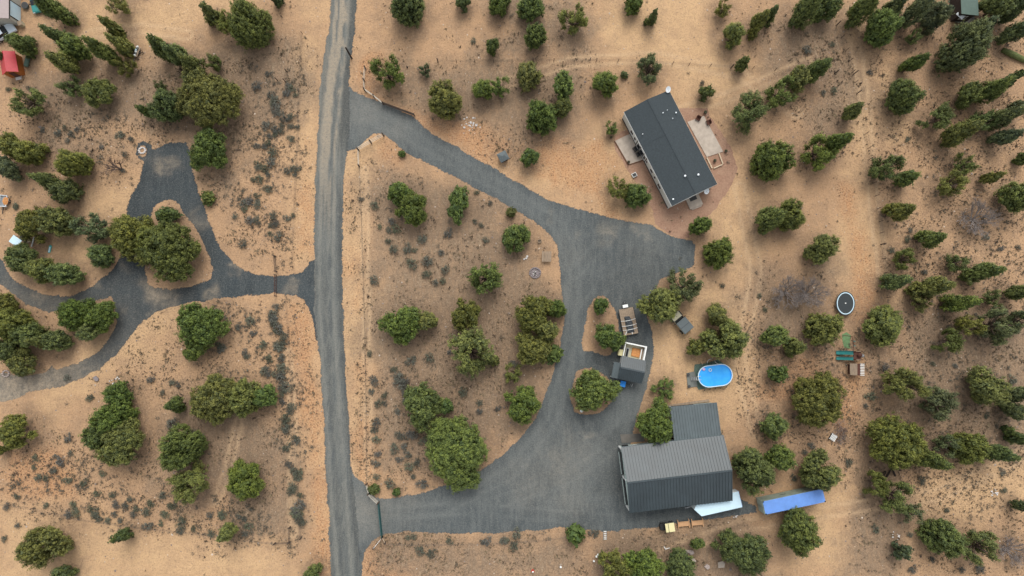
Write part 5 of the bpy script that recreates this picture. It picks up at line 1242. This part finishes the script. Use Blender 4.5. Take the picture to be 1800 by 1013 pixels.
t = MB().tube([P(1256.5,634,.12), P(1257.5,637,.5), P(1260,639,.9), P(1263,640,1.2)], .05, 8).build('pool_hose', M['trim'], None, True); tag(t, 'shorter white hose at the upper pool rim, right one', 'hose')
t = MB().bar(P(1266,681,.1), P(1274,677.5,.1), .07, .05).build('pool_pole', M['palewood'], None); tag(t, 'pale pole lying on the ground cloth below the pool', 'pole')
t = MB().tube([P(1294,646,.06), P(1297,657,.05), P(1299,668,.06)], .05, 6).build('stick', M['post'], None); tag(t, 'dark bent stick on the sand right of the pool', 'stick')
tc_ = P(1486.3, 533.5, .9); tc_.z = 0
T_ = thing('trampoline', 'oval black trampoline with pale teal rim on the sand', 'trampoline', tc_, ang(1, .08))
el = lambda a_, b_: [(a_ * math.cos(2 * math.pi * k / 40), b_ * math.sin(2 * math.pi * k / 40)) for k in range(40)]
MB().prism(el(1.38, 1.78), .86, .90).build('jump_mat', M['tramp'], T_); ring(el(1.52, 1.93), el(1.38, 1.78), .86, .93).build('pad', M['ltblue'], T_); ring(el(1.66, 2.10), el(1.52, 1.93), .84, .90).build('springs', M['tramp'], T_)
MB().blob((0, .02, .93), (.13, .10, .06), seed=1).build('patch', M['trim'], T_)
for k in range(6): x, y = 1.55 * math.cos(k * 1.047 + .3), 1.98 * math.sin(k * 1.047 + .3); MB().tube([(x, y, 0), (x, y, .86)], .035, 6).build('leg', M['steel'], T_)
sx_ = P(1501, 625); T_ = thing('play_tower', 'brown play tower with two teal slides below the trampoline', 'play set', sx_, ang(1, .02))
MB().box(-.75, .55, -.75, .75, 1.25, 1.33).build('platform', M['brown'], T_)
for q in ((-.7, -.7), (.5, -.7), (.5, .7), (-.7, .7)): MB().box(q[0] - .06, q[0] + .06, q[1] - .06, q[1] + .06, 0, 2.1).build('post', M['brown'], T_)
MB().box(-.75, .55, .68, .76, 1.5, 1.6).box(-.75, .55, -.76, -.68, 1.5, 1.6).build('railing', M['wood'], T_); MB().blob((.2, .1, 1.6), (.45, .4, .3), seed=2).build('climbing_net', M['brown'], T_)
MB().blob((1.0, 0, .85), (.42, .36, .3), jit=.05).build('bubble_window', M['steel'], T_, True)
for y, w_ in ((.45, .62), (-.55, .5)):
    m = MB(); pts = [(-.7, 1.3), (-1.2, 1.1), (-2.0, .6), (-2.7, .25), (-3.2, .2)]
    for (xa, za), (xb, zb) in zip(pts, pts[1:]):
        m.bar((xa, y, za), (xb, y, zb), w_, .05)
        for s_ in (-1, 1): m.bar((xa, y + s_ * w_ / 2, za + .1), (xb, y + s_ * w_ / 2, zb + .1), .05, .2)
    m.build('slide', M['slide'], T_)
T_ = thing('swing_frame', 'thin dark swing frame over a faded green mat, above the slides', 'swing set', P(1494, 604), 0)
q = lambda px, py, z: P(px, py, z) - Vector((T_.location.x, T_.location.y, 0))
MB().tube([q(1484,590,2.0), q(1499,592,2.0), q(1501,617,2.0)], .06, 8).build('top_beam', M['brown'], T_)
for px, py in ((1482, 590), (1497, 592), (1499, 617)): MB().tube([q(px, py, 0), q(px + 1, py, 2.0)], .05, 6).build('post', M['brown'], T_)
for py in (600, 608):
    o = MB().box(-.22, .22, -.08, .08, .5, .54).build('swing_seat', M['slide'], T_); o.location = q(1499, py, 0)
    MB().tube([(-.2, 0, .54), (-.02, 0, 2.0)], .012, 4).tube([(.2, 0, .54), (.02, 0, 2.0)], .012, 4).build('chain', M['steel'], o)
patio('play_mat', 'faded green mat on the sand above the slides', [(1480,588),(1488,584),(1496,590),(1494,601),(1495,613),(1484,612),(1481,600)], .02, 'mesh_green', 'mat')
T_ = thing('playhouse', 'tiny brown playhouse with a pale slatted roof edge', 'playhouse', P(1498, 649), ang(1, .03))
MB().box(-.75, .75, -.85, .85, 0, 1.3).build('wall', M['brown'], T_)
slope(MB(), (-1.0, -1.0, 1.2), (0, -1.0, 1.75), (0, 1.0, 1.75), (-1.0, 1.0, 1.2)).build('roof_panel', M['wood'], T_); slope(MB(), (0, -1.0, 1.76), (.75, -1.0, 1.45), (.75, 1.0, 1.45), (0, 1.0, 1.76)).build('roof_panel', M['brown'], T_)
for k in range(8): MB().bar((.60, -.95 + k * .27, 1.60), (1.5, -.95 + k * .27, 1.22), .12, .04).build('roof_slat', M['trim'], T_)

# ------------------------------------------------------------------ fences, gates, posts
def rail_fence(name, label, pts, h=1.35, nr=3, m='rail', cat='fence', rw=.11):
    o0 = P(*pts[0]); t = thing(name, label, cat, o0); q = [P(*p) - o0 for p in pts]
    for p in q: MB().box(p.x - .09, p.x + .09, p.y - .09, p.y + .09, 0, h + .1).build('post', M['post'], t)
    for A__, B__ in zip(q, q[1:]):
        for k in range(nr): z = Vector((0, 0, h * (k + .7) / nr)); MB().bar(A__ + z, B__ + z, .05, rw).build('rail', M[m], t)
    return t
rail_fence('rail_fence', 'two bay pale rail fence at the lower side of the upper entrance', [(631,265),(653,252),(675,240)], 2.0, 3)
rail_fence('rail_fence', 'short pale rail fence running down beside the road from the upper entrance', [(631,265),(632,293)], 1.3, 2)
rail_fence('rail_fence', 'pale rail fence beside the road above the upper entrance', [(643,122),(641,144),(642,160)], 1.5, 2)
rail_fence('rail_fence', 'pale rail fence at the upper side of the upper entrance', [(642,160),(658,171),(674,184)], 1.4, 3)
rail_fence('rail_fence', 'short pale rail fence nearest the road at the lower entrance', [(645,850),(650,866)], 1.3, 3)
rail_fence('rail_fence', 'pale railed fence joining the green gate', [(650,866),(666.5,882)], 2.0, 3)
rail_fence('rail_fence', 'white diagonal rail at the foot of the green gate', [(673,943),(658,962)], 1.2, 1, 'trim', rw=.35)
rail_fence('rail_fence', 'tiny pale rail brace at the foot of the green gate', [(673,943),(678,953)], 1.0, 1, 'palewood')
def gate(label, p0, p1, m, h=1.5, nr=6, rw=.2):
    o0 = P(*p0); t = thing('metal_gate', label, 'gate', o0); d = P(*p1) - o0
    for p in (Vector((0, 0, 0)), d): MB().tube([p, p + Vector((0, 0, h + .15))], .08, 8).build('gate_post', M['post'], t)
    f = MB()
    for z in (.18, h): f.bar(Vector((0, 0, z)), d + Vector((0, 0, z)), .07, .07)
    for k in range(5): f.bar(d * (k / 4) + Vector((0, 0, .18)), d * (k / 4) + Vector((0, 0, h)), .06, .06)
    f.build('gate_frame', M[m], t); b = MB()
    for k in range(nr): z = .3 + (h - .4) * k / (nr - 1); b.bar(Vector((0, 0, z)), d + Vector((0, 0, z)), .03, rw)
    b.build('board_panel', M[m], t); return t
gate('long dark green metal gate closed across the lower entrance', (667,882), (673,943), 'green')
gate('weathered dark gate swung open along the upper entrance', (675,184), (729,204), 'post', 1.35, 5, .16)
gate('thin rusty gate across the side driveway', (486,484), (486,521), 'brown', 1.1, 2, .05)
rail_fence('brace_fence', 'dark braced post panel above the side driveway gate', [(485,451),(487,478)], 1.4, 3, 'post', rw=.1)
rail_fence('brace_fence', 'dark braced posts at the lower left field corner', [(511,926),(510,952),(485,954)], 1.2, 2, 'post', rw=.1)
def pole(label, px, py, h, r, name='wooden_post', m='post', cat='post', lean=(0, 0)):
    t = MB().tube([(0, 0, -.2), (lean[0], lean[1], h)], [r, r * .9], 8).build(name, M[m], None); t.location = P(px, py); return tag(t, label, cat)
pole('thick dark pole standing at the edge of the road near the top', 618.5, 103, 4.6, .16, 'utility_pole', 'char', 'pole')
pole('dark fence post left of the road, upper one', 505, 127, 1.5, .09); pole('dark fence post left of the road, lower left one', 488, 142, 1.5, .09); pole('dark fence post left of the road, lower right one', 502, 144, 1.5, .09)
pole('dark stump near the fence, beside the tree at the upper entrance', 716, 119, .5, .14, 'stump', 'char', 'stump')
def wire_fence(label, pts, step, h=1.2, r=.055, every=0):
    o0 = P(*pts[0]); t = thing('wire_fence', label, 'fence', o0); q = [P(*p) - o0 for p in pts]; pm = MB().tube([(0, 0, -.1), (0, 0, h)], r, 6).mesh('post', M['post']); pm2 = MB().tube([(0, 0, -.1), (0, 0, h + .3)], r * 2, 6).mesh('post', M['post'])
    n = 0
    for A__, B__ in zip(q, q[1:]):
        m_ = max(1, round((B__ - A__).length / step))
        for k in range(m_): o = link('post', pm2 if every and n % every == 0 else pm, t); o.location = A__.lerp(B__, k / m_); n += 1
    o = link('post', pm2, t); o.location = q[-1]; w_ = MB()
    for A__, B__ in zip(q, q[1:]):
        for z in (.35, .75, 1.1): w_.tube([A__ + Vector((0, 0, z)), B__ + Vector((0, 0, z))], .012, 4, False)
    w_.build('wire', M['wire'], t); return t
wire_fence('wire fence with thin posts crossing above the house to the far corner', [(770,110),(900,110),(1010,108),(1124,110),(1210,116),(1322,122),(1400,128),(1500,131)], 3.4, 1.5, .05, 5)
wire_fence('wire fence going down the right side of the sandy track', [(1470,45),(1486,90),(1497,128),(1506,165),(1517,210),(1524,262),(1530,300),(1538,345),(1545,390),(1548,430),(1554,480),(1560,545),(1564,610),(1566,660)], 2.3, 1.5, .05, 6)
wire_fence('wire fence along the left verge of the road, above the side driveway', [(532,60),(528,150),(525,250),(520,350),(515,470)], 5, 1.2, .04)
wire_fence('wire fence along the left verge of the road, below the side driveway', [(505,530),(512,640),(518,740),(525,850),(530,945)], 5, 1.2, .04)
wire_fence('wire fence between the road and the dry field', [(633,293),(638,420),(642,560),(645,700),(646,850)], 5, 1.2, .04)
wire_fence('wire fence crossing the lower left corner', [(-20,882),(60,893),(130,910),(260,928),(360,938),(400,945),(485,954)], 4, 1.2, .045)
wire_fence('wire fence along the bank below the lower driveway', [(678,955),(720,956),(850,955),(960,948),(1005,940)], 5, 1.1, .04)

# ------------------------------------------------------------------ small things round the field
t = thing('well_house', 'tiny brown hut with a grey hipped roof in the sand above the driveway', 'hut', P(884.5, 279), ang(14, -4) + .2)
MB().box(-.62, .62, -.62, .62, 0, 1.5).build('wall', M['brown'], t); MB().add([(-.85, -.85, 1.45), (.85, -.85, 1.45), (.85, .85, 1.45), (-.85, .85, 1.45), (-.15, 0, 2.0), (.15, 0, 2.0)], [(0, 1, 5, 4), (1, 2, 5), (2, 3, 4, 5), (3, 0, 4), (3, 2, 1, 0)]).build('roof', M['canvas'], t)
MB().box(-.35, .35, -.66, -.62, .1, 1.3).build('door', M['char'], t)
t = thing('picnic_bench', 'weathered plank table with benches at the driveway edge', 'table', P(960.5, 452), ang(1, .03))
for k in range(6): MB().box(-.82 + k * .28, -.82 + k * .28 + (.24 if k != 1 else .2), -.92, .92, .70, .76).build('plank', M['wood'], t)
for y in (-.6, .6): MB().box(-.8, .8, y - .05, y + .05, .60, .70).build('crossbar', M['wood'], t)
for x in (-.6, .6):
    for y in (-.6, .6): MB().box(x - .05, x + .05, y - .05, y + .05, 0, .60).build('leg', M['wood'], t)
chair(948.5, 425, .2, 'small dark wooden chair right of the bright tree at the driveway bend', 'wood', s=.85)
t = thing('rock_pile', 'few pale stones below the bright tree at the driveway bend', 'stones', P(924, 453.5)); rr = random.Random(2)
for k in range(4): MB().blob((rr.uniform(-.3, .3), rr.uniform(-.3, .3), .1), (.2, .16, .14), seed=k).build('stone', M['rubble'], t)
def fire_ring(label, px, py, R1, n, inner=True, m='stone'):
    t = thing('fire_pit', label, 'fire pit', P(px, py)); rr = random.Random(n)
    for k in range(n): a_ = 2 * math.pi * k / n; MB().blob((R1 * math.cos(a_) * rr.uniform(.93, 1.07), R1 * .95 * math.sin(a_), .1), (.2, .16, .15), seed=k).build('stone', M[m], t)
    if inner:
        MB().cyl(0, 0, .005, .05, R1 * .8, 20, R1 * .7).build('ash', M['ash'], t)
        for k in range(6): a_ = rr.uniform(0, 6.28); MB().bar((R1 * .6 * math.cos(a_), R1 * .6 * math.sin(a_), .1), (-R1 * .4 * math.cos(a_ + .4), -R1 * .4 * math.sin(a_ + .4), .22), .09, .09).build('log', M['rubble' if k % 2 else 'char'], t)
    return t
fire_ring('round fire pit of grey stones with ash and sticks, in the field by the driveway', 940.5, 480, .92, 18, True, 'ash')
fire_ring('ring of pale stones in the small loop of the asphalt turnaround', 250.5, 265, .55, 10, False, 'rubble')
fire_ring('ring of pale stones on the dusty bend at the left edge', 11, 657, .55, 10, False, 'stone')
def scatter_pile(name, label, cat, px, py, n, spread, size, m, seed, part='stone', flat=.6):
    t = thing(name, label, cat, P(px, py)); rr = random.Random(seed)
    for k in range(n):
        x, y = rr.gauss(0, spread), rr.gauss(0, spread * .6); s_ = size * rr.uniform(.5, 1.3); MB().blob((x, y, s_ * .3), (s_, s_ * rr.uniform(.6, 1), s_ * flat), seed=k + seed).build(part, M[m], t)
    return t
scatter_pile('rubble_heap', 'spread of broken white rubble below the yellowish tree', 'rubble', 826, 219, 26, .85, .18, 'rubble', 5)
scatter_pile('rubble_heap', 'white debris on the bare dirt bank at right', 'rubble', 1747, 868, 10, .5, .2, 'rubble', 8)
scatter_pile('rubble_heap', 'white broken stones at the tip of the tall clump in the lower left', 'rubble', 204, 669, 12, .6, .14, 'rubble', 18)
scatter_pile('rubble_heap', 'grey stones on the slope beside the small dark tree near the bottom right', 'rubble', 1577, 944, 10, .5, .18, 'rubble', 28)
scatter_pile('rock_pile', 'brown rocks in the yard corner left of the stone slabs', 'stones', 1207, 971, 5, .3, .45, 'stone', 11)
def slabrock(label, px, py, w_, h_, rz, m='palewood'):
    t = MB().prism([(-w_/2, -h_*.4), (w_*.3, -h_/2), (w_/2, h_*.1), (w_*.25, h_/2), (-w_*.4, h_*.42)], 0, .3).build('stone_slab', M[m], None, bevel=.04); t.location = P(px, py); t.rotation_euler.z = rz; return tag(t, label, 'stone slab')
slabrock('largest pale stone slab beside the big crown at the bottom', 1267.5, 992, 1.3, 1.1, .2, 'concrete'); slabrock('smaller mossy slab left of the largest pale one', 1243, 996, .9, .75, -.6, 'stone'); slabrock('pale curved slab under the tree right of the bottom trio', 1216, 984, 1.5, .6, -.3, 'concrete')
t = MB().tube([P(1167,961,.1), P(1170,966,.12), P(1173,964.5,.12), P(1177,963.5,.1)], .09, 7).build('bent_branch', M['rubble'], None, True); tag(t, 'pale bent branch on the sand above the bottom trio', 'branch')
t = MB().tube([P(1097,1015,3.0), P(1096,998,3.6), P(1102,996,3.9), P(1110,999,4.1)], .09, 6).tube([P(1097,1013,0), P(1097,1014,3.0)], .12, 6).build('dead_snag', M['palewood'], None, True); tag(t, 'pale dead snag poking between two of the bottom trio', 'dead tree')
for px, py, lb in ((1048.2,977.5,'lowest of three white buckets left of the bottom trio'),(1050.6,974.5,'upper right of three white buckets left of the bottom trio'),(1043.6,985.5,'lone white bucket left of the other two by the bottom trio'),(985.5,996,'white bucket alone on the sand at the bottom')):
    t = thing('bucket', lb, 'bucket', P(px, py)); MB().cyl(0, 0, 0, .34, .12, 14, .16).build('pail', M['trim'], t); MB().cyl(0, 0, .34, .36, .17, 14).build('lid', M['trim'], t)
t = thing('fire_hydrant', 'red hydrant with a white cap on the sand near the bottom', 'hydrant', P(936.5, 1003)); MB().cyl(0, 0, 0, .7, .14, 12).cyl(0, 0, 0, .08, .22, 12).tube([(-.28, 0, .5), (.28, 0, .5)], .08, 8).build('body', M['hydrant'], t); MB().blob((0, 0, .74), (.16, .16, .12), jit=0).build('cap', M['trim'], t)
t = thing('step_ladder', 'white ladder with four rungs lying on the bank below the lower driveway', 'ladder', P(1063.5, 941), 0)
for sx in (-1, 1): MB().box(sx * .26 - .03, sx * .26 + .03, -.75, .75, .05, .12).build('side_rail', M['canvas'], t)
for k in range(5): MB().box(-.23, .23, -.68 + k * .32, -.56 + k * .32, .06, .11).build('rung', M['trim'], t)
# utility cart by the barn
t = thing('utility_cart', 'cream topped utility cart with black front below the barn', 'utility cart', P(1172, 923), ang(1, -.14))
MB().box(-.75, 1.0, -.62, .62, .4, .8).build('body', M['black'], t, bevel=.05); MB().prismy([(-1.35, .45), (-1.3, .85), (-.75, .95), (-.75, .45)], -.5, .5).build('nose', M['black'], t, bevel=.04)
MB().box(-.60, .95, -.74, .74, 1.72, 1.82).build('canopy', M['cream'], t, bevel=.05); MB().box(-.12, -.05, -.74, .74, 1.82, 1.845).build('canopy_seam', M['black'], t)
for sx in (-.52, .87):
    for sy in (-1, 1): MB().box(sx - .03, sx + .03, sy * .62 - .03, sy * .62 + .03, .8, 1.72).build('canopy_post', M['black'], t)
for x in (-.85, .65):
    for sy in (-1, 1): wheel(t, x, sy * .58, .28, .2)
MB().box(-.1, .45, -.5, .5, .8, .98).box(.38, .5, -.5, .5, .98, 1.35).build('seat', M['canvas'], t)
def rack(label, px, py, w_):
    t = thing('wooden_bench', label, 'bench', P(px, py), ang(1, -.10))
    MB().box(-w_/2, w_/2, -.38, .34, .45, .52).build('seat', M['orange'], t); MB().box(-w_/2 - .02, w_/2 + .02, .34, .42, .45, .62).build('backrest', M['orange'], t)
    for sx in (-1, 1):
        MB().box(sx * w_/2 - .05, sx * w_/2 + .05, -.72, .72, .50, .60).build('arm', M['orange'], t)
        for sy in (-1, 1): MB().box(sx * w_/2 - .05, sx * w_/2 + .05, sy * .66 - .05, sy * .66 + .05, 0, .50).build('leg', M['orange'], t)
    return t
rack('left one of two new orange timber benches below the barn', 1200.5, 920, 1.9); rack('right one of two new orange timber benches below the barn', 1224.5, 918, 1.9)
scatter_pile('rubble_heap', 'few pale scraps on the dirt below the white trailer', 'scrap', 1293, 909, 6, .3, .13, 'rubble', 31)
t = thing('round_drum', 'white round drum lid on the lower driveway island under the tree', 'drum', P(1021.5, 721.5)); MB().cyl(0, 0, 0, .75, .26, 16).build('drum', M['black'], t); MB().cyl(0, 0, .75, .79, .28, 16).build('lid', M['trim'], t); MB().cyl(.03, 0, .79, .82, .1, 12).build('cap', M['ltblue'], t)
# right side oddments
t = thing('brush_heap', 'heap of reddish dead brush beside the big round tree below the playhouse', 'brush', P(1475, 760)); rr = random.Random(4)
for k in range(5):
    m = MB()
    for j in range(34):
        a_ = rr.uniform(0, 6.28); x, y = rr.gauss(0, .55), rr.gauss((k - 2) * .75, .5); l_ = rr.uniform(.4, 1.2); m.tube([(x, y, rr.uniform(.05, .4)), (x + l_ * math.cos(a_), y + l_ * math.sin(a_), rr.uniform(.1, .9))], .02, 3, False)
    m.build('dead_branches', M['brush'] if k % 2 else GREYBARK, t)
t = thing('wire_crate', 'white slatted crate beside the heap of dead brush', 'crate', P(1462.5, 768.5), -.6)
MB().box(-.45, .45, -.5, .5, 0, .12).build('base', M['char'], t)
for k in range(5): MB().box(-.48 + k * .21, -.48 + k * .21 + .13, -.55, .55, .5, .55).build('slat', M['trim'], t)
for q in ((-.42, -.5), (.42, -.5), (.42, .5), (-.42, .5)): MB().box(q[0] - .04, q[0] + .04, q[1] - .04, q[1] + .04, .1, .5).build('corner_post', M['trim'], t)
for i, (pa_, pb_, r_, lb) in enumerate((((1558,839),(1566,824),.14,'left leg of the charred log pair above the thin tree'),((1574,837),(1566,823),.14,'right leg of the charred log pair above the thin tree'),((1553,837),(1557,828),.09,'short charred log left of the charred pair'),((1546,835),(1556,828),.08,'thin charred log leftmost by the large tree'),((1576,825),(1584,828),.08,'charred log right of the charred pair'),((1572,851),(1582,854),.07,'lowest charred log on the dirt'),((1584,846),(1593,849),.06,'thin charred branch lowest right on the dirt'),((1579,829),(1584,846),.05,'grey thin branch right of the charred pair'))):
    t = MB().tube([P(*pa_, .12), P((pa_[0] + pb_[0]) / 2 + 1, (pa_[1] + pb_[1]) / 2, .25), P(*pb_, .18)], [r_ * 1.2, r_, r_ * .7], 7).build('charred_log', M['char' if i < 7 else 'post'], None); tag(t, lb, 'log', 'charred logs on the ground')
t = MB().tube([P(1762,88,.4), P(1780,96,.5), P(1805,108,.4)], [.45, .55, .45], 10).build('clipped_hedge', M['hedge'], None, True); tag(t, 'low clipped hedge row near the upper right corner', 'hedge')
# dead tree left
dead = MB(); rr = random.Random(12); b0 = P(216, 299)
def dgrow(p, d, l_, r_, lv):
    q_ = p + d * l_; dead.tube([p, p.lerp(q_, .5) + Vector((0, 0, .06 * l_)), q_], [r_, r_ * .7, r_ * .45], 5, False)
    if lv > 3 or l_ < .25: return
    for k in range(3): dgrow(p.lerp(q_, rr.uniform(.45, 1)), (d + Vector((rr.uniform(-.9, .9), rr.uniform(-.9, .9), rr.uniform(-.3, .5)))).normalized(), l_ * rr.uniform(.5, .7), r_ * .55, lv + 1)
for dv in ((-.75, .45, .9), (-.35, .2, 1), (-.5, -.2, .7), (.2, .5, .8), (-1, .3, .35)): dgrow(b0 + Vector((0, 0, .2)), Vector(dv).normalized(), 1.9, .13, 0)
t = dead.build('dead_tree', mat('dead_wood', (.12, .085, .07), .95, var=.3), None); tag(t, 'dark leafless dead tree lying on the sand left of the asphalt turnaround', 'dead tree')

# ------------------------------------------------------------------ left edge and the top corners
c0 = P(16, 33, 3.2); t = thing('stucco_house', 'tan house with mauve roof in the top left corner', 'house', (c0.x, c0.y, 0), ang(-3, -90) - math.pi / 2 + .02); Wd, Ln = 9.0, 11.0
MB().prismy([(-Wd, -.1), (-.25, -.1), (-.25, 3.15), (-Wd * .5, 4.3), (-Wd, 3.15)], .25, Ln).build('wall', M['tanwall'], t)
slope(MB(), (-Wd/2, 0, 4.4), (0, 0, 3.2), (0, Ln, 3.2), (-Wd/2, Ln, 4.4), .1).build('roof', M['pinkroof'], t); slope(MB(), (-Wd, 0, 3.2), (-Wd/2, 0, 4.4), (-Wd/2, Ln, 4.4), (-Wd, Ln, 3.2), .1).build('roof', M['pinkroof'], t)
MB().box(-.02, .05, 0, Ln, 3.12, 3.28).build('gutter', M['skirt'], t)
MB().box(-.25, -.19, .9, 3.6, .05, 2.7).build('garage_door', M['ltblue'], t); MB().box(-.25, -.17, .75, .9, 0, 2.85).box(-.25, -.17, 3.6, 3.75, 0, 2.85).box(-.25, -.17, .75, 3.75, 2.7, 2.85).build('door_frame', M['char'], t)
MB().box(-.25, -.20, 6.0, 7.0, 1, 2.2).build('window', M['glass'], t)
car('parked_car', 'pale blue car parked under the mauve roofed house in the top left corner', 10, 61, (10, -7), 'carwhite'); car('parked_car', 'teal car half hidden by the tree at the top edge', 68, 5, (2, 9), 'carteal', 4.4)
t = car('parked_car', 'small black car under the tree at the top edge', 83, 18, (5, 4), 'black', 2.6, 1.3, 1.2); t.name = 'small_buggy'; t['category'] = 'buggy'
t = thing('trash_bin', 'tan bin at the corner of the mauve roofed house', 'bin', P(41.5, 45), .3); MB().box(-.3, .3, -.35, .35, 0, 1.0, -.04).build('body', M['tan'], t); MB().box(-.36, .36, -.42, .42, 1.0, 1.07).build('lid', M['wood'], t)
t = thing('garden_cart', 'grey tub beside the tan house near the top left corner', 'tub', P(47, 12), .2); MB().cyl(0, 0, 0, .6, .5, 14, .62).build('tub', M['canvas'], t); MB().cyl(0, 0, .6, .63, .55, 14).build('lid', M['skirt'], t)
c0 = P(30, 121); t = thing('red_roof_shed', 'small orange walled shed with a red metal gable roof near the left edge', 'shed', c0, ang(-2, -12) - math.pi / 2 + .06)
MB().prismy([(-1.25, -.05), (1.25, -.05), (1.25, 2.1), (0, 2.95), (-1.25, 2.1)], -1.5, 1.9).build('wall', M['owall'], t)
slope(MB(), (-1.45, -1.75, 2.0), (0, -1.75, 3.0), (0, 2.1, 3.0), (-1.45, 2.1, 2.0)).build('roof', M['redroof'], t); slope(MB(), (0, -1.75, 3.0), (1.45, -1.75, 2.0), (1.45, 2.1, 2.0), (0, 2.1, 3.0)).build('roof', M['redroof'], t)
MB().box(-.45, .45, -1.56, -1.50, .05, 1.9).build('door', M['brown'], t); MB().box(.55, .6, -1.8, -1.5, 0, 0.1).box(-.5, .5, -2.1, -1.6, 0, .12).build('step', M['rubble'], t)
t = thing('stacked_pipe', 'long grey green tank lying right of the red shed', 'tank', P(51.5, 108), ang(2, -10)); MB().tube([(-1.25, 0, .5), (-1.1, 0, .5), (1.1, 0, .5), (1.25, 0, .5)], [.2, .38, .38, .2], 14).build('tank', M['mat_green'], t, True)
for x in (-.7, .7): MB().box(x - .08, x + .08, -.3, .3, 0, .2).build('cradle', M['post'], t)
# loaded cart with long handle
t = thing('hand_cart', 'long two wheeled cart loaded with white bundles, under the trees at upper left', 'cart', P(243, 93), ang(7, -20))
MB().box(-.9, .95, -.35, .35, .35, .45).build('deck', M['wood'], t); MB().bar((-.9, 0, .4), (-2.2, .1, .25), .08, .08).build('handle', M['steel'], t)
rr = random.Random(5)
for k in range(6): MB().blob((-.8 + k * .33, rr.uniform(-.2, .2), .6), (.24, .22, .2), seed=k).build('bundle', M[('trim', 'canvas', 'trim', 'ltblue', 'canvas', 'trim')[k]], t)
for sy in (-1, 1): wheel(t, .1, sy * .42, .28, .1)
# little trailer with orange load
t = thing('small_trailer', 'small pale trailer with orange load and black wheels at the left edge', 'trailer', P(10.5, 355), ang(-1, 12))
MB().box(-1.05, 1.0, -.62, .62, .42, .5).build('bed', M['steel'], t)
for q in ((-1.05, 1.0, -.66, -.58), (-1.05, 1.0, .58, .66), (-1.05, -.97, -.58, .58), (.92, 1.0, -.58, .58)): MB().box(*q, .5, .82).build('side', M['white'], t)
for sy in (-1, 1):
    wheel(t, -.1, sy * .82, .32, .18); MB().box(-.5, .3, sy * .82 - .12, sy * .82 + .12, .68, .72).build('fender', M['trim'], t)
MB().bar((1.0, 0, .45), (2.2, 0, .4), .12, .1).build('tow_bar', M['black'], t)
o = tag(MB().blob((0, 0, .12), (.78, .52, .26), seed=4).build('orange_bundle', M['orangetarp'], None), 'orange bundle in the small trailer at the left edge', 'bundle'); o.location = P(10, 354.5, .7); o.location.z = .6; o.rotation_euler.z = 1.5
# canopy etc
c, a, L, W = rect([(22.5,412.5),(37,422.5),(31,435.5),(16,425)], 2.3)
t = thing('shade_canopy', 'pale blue flat canopy on posts near the left edge', 'canopy', c, a); MB().box(-L/2, L/2, -W/2, W/2, 2.2, 2.3).build('cover', M['ltblue'], t, bevel=.03)
for q in ((-1, -1), (1, -1), (1, 1), (-1, 1)): MB().box(q[0] * (L/2 - .1) - .04, q[0] * (L/2 - .1) + .04, q[1] * (W/2 - .1) - .04, q[1] * (W/2 - .1) + .04, 0, 2.2).build('post', M['steel'], t)
t = thing('storage_box', 'black box right of the pale blue canopy', 'box', P(46.5, 420), -.2); MB().box(-.5, .5, -.45, .45, 0, .9).build('body', M['black'], t, bevel=.03); MB().box(-.53, .53, -.48, .48, .9, .96).build('lid', M['skirt'], t)
t = thing('wood_crate', 'grey wooden crate right of the black box near the canopy', 'crate', P(53.5, 423), .2); MB().box(-.28, .28, -.45, .45, 0, .5).build('box', M['wood'], t)
for k in range(3): MB().box(-.3, .3, -.42 + k * .3, -.2 + k * .3, .504, .53).build('slat', M['palewood'], t)
t = tag(MB().tube([(0, 0, .15), (.4, 1.7, .2)], .12, 10).build('white_pipe', M['trim'], None), 'white pipe lying on the ground right of the canopy', 'pipe'); t.location = P(56.5, 434)
t = thing('plastic_sled', 'small teal sled on the litter right of the canopy', 'sled', P(88, 438), 1.4); MB().prism([(-.7, -.2), (.5, -.25), (.75, 0), (.5, .25), (-.7, .2)], .02, .1).build('tray', M['teal'], t, bevel=.02); MB().box(-.6, .4, -.12, .12, .1, .16).build('load', M['ltblue'], t)
t = slabrock('grey flat rock on the sand below the side driveway bend', 170, 666, 1.1, .7, -.8, 'ash')
# top right
c0 = P(1704, 20, 3.2); t = thing('green_roof_house', 'building with sage green roof in the dark trees at the top edge', 'house', (c0.x, c0.y, 0), ang(1, .62) + .55)
MB().box(-1.35, 1.5, -.4, 7.5, -.1, 3.0).build('wall', M['char'], t); slope(MB(), (-1.5, -.55, 3.25), (1.65, -.75, 3.05), (1.65, 7.6, 3.05), (-1.5, 7.6, 3.25), .1).build('roof', M['greenroof'], t)
window(t, -.6, .4, -.4, 1.1, 2.1)
patio('base_shadow_slab', 'dark slab painted as the shadow below the sage green roof', [(1676,0),(1690,-5),(1714,34),(1700,42),(1678,40)], .15, 'slab', 'shadow slab')  # slab added to darken the ground where the building's shadow falls
t = thing('patio_umbrella', 'square pale umbrella beside the sage green roof', 'umbrella', P(1691.5, 24.5, 2.4), .75); t.location.z = 0; m = MB(); m.add([(-.72, -.72, 2.25), (.72, -.72, 2.25), (.72, .72, 2.25), (-.72, .72, 2.25), (0, 0, 2.65)], [(0, 1, 4), (1, 2, 4), (2, 3, 4), (3, 0, 4)]); o = m.build('canopy', M['white'], t); o.modifiers.new('s', 'SOLIDIFY').thickness = .03
MB().tube([(0, 0, 0), (0, 0, 2.6)], .03, 8).build('pole', M['steel'], t); MB().cyl(0, 0, 2.66, 2.72, .14, 10).build('cap', M['canvas'], t)
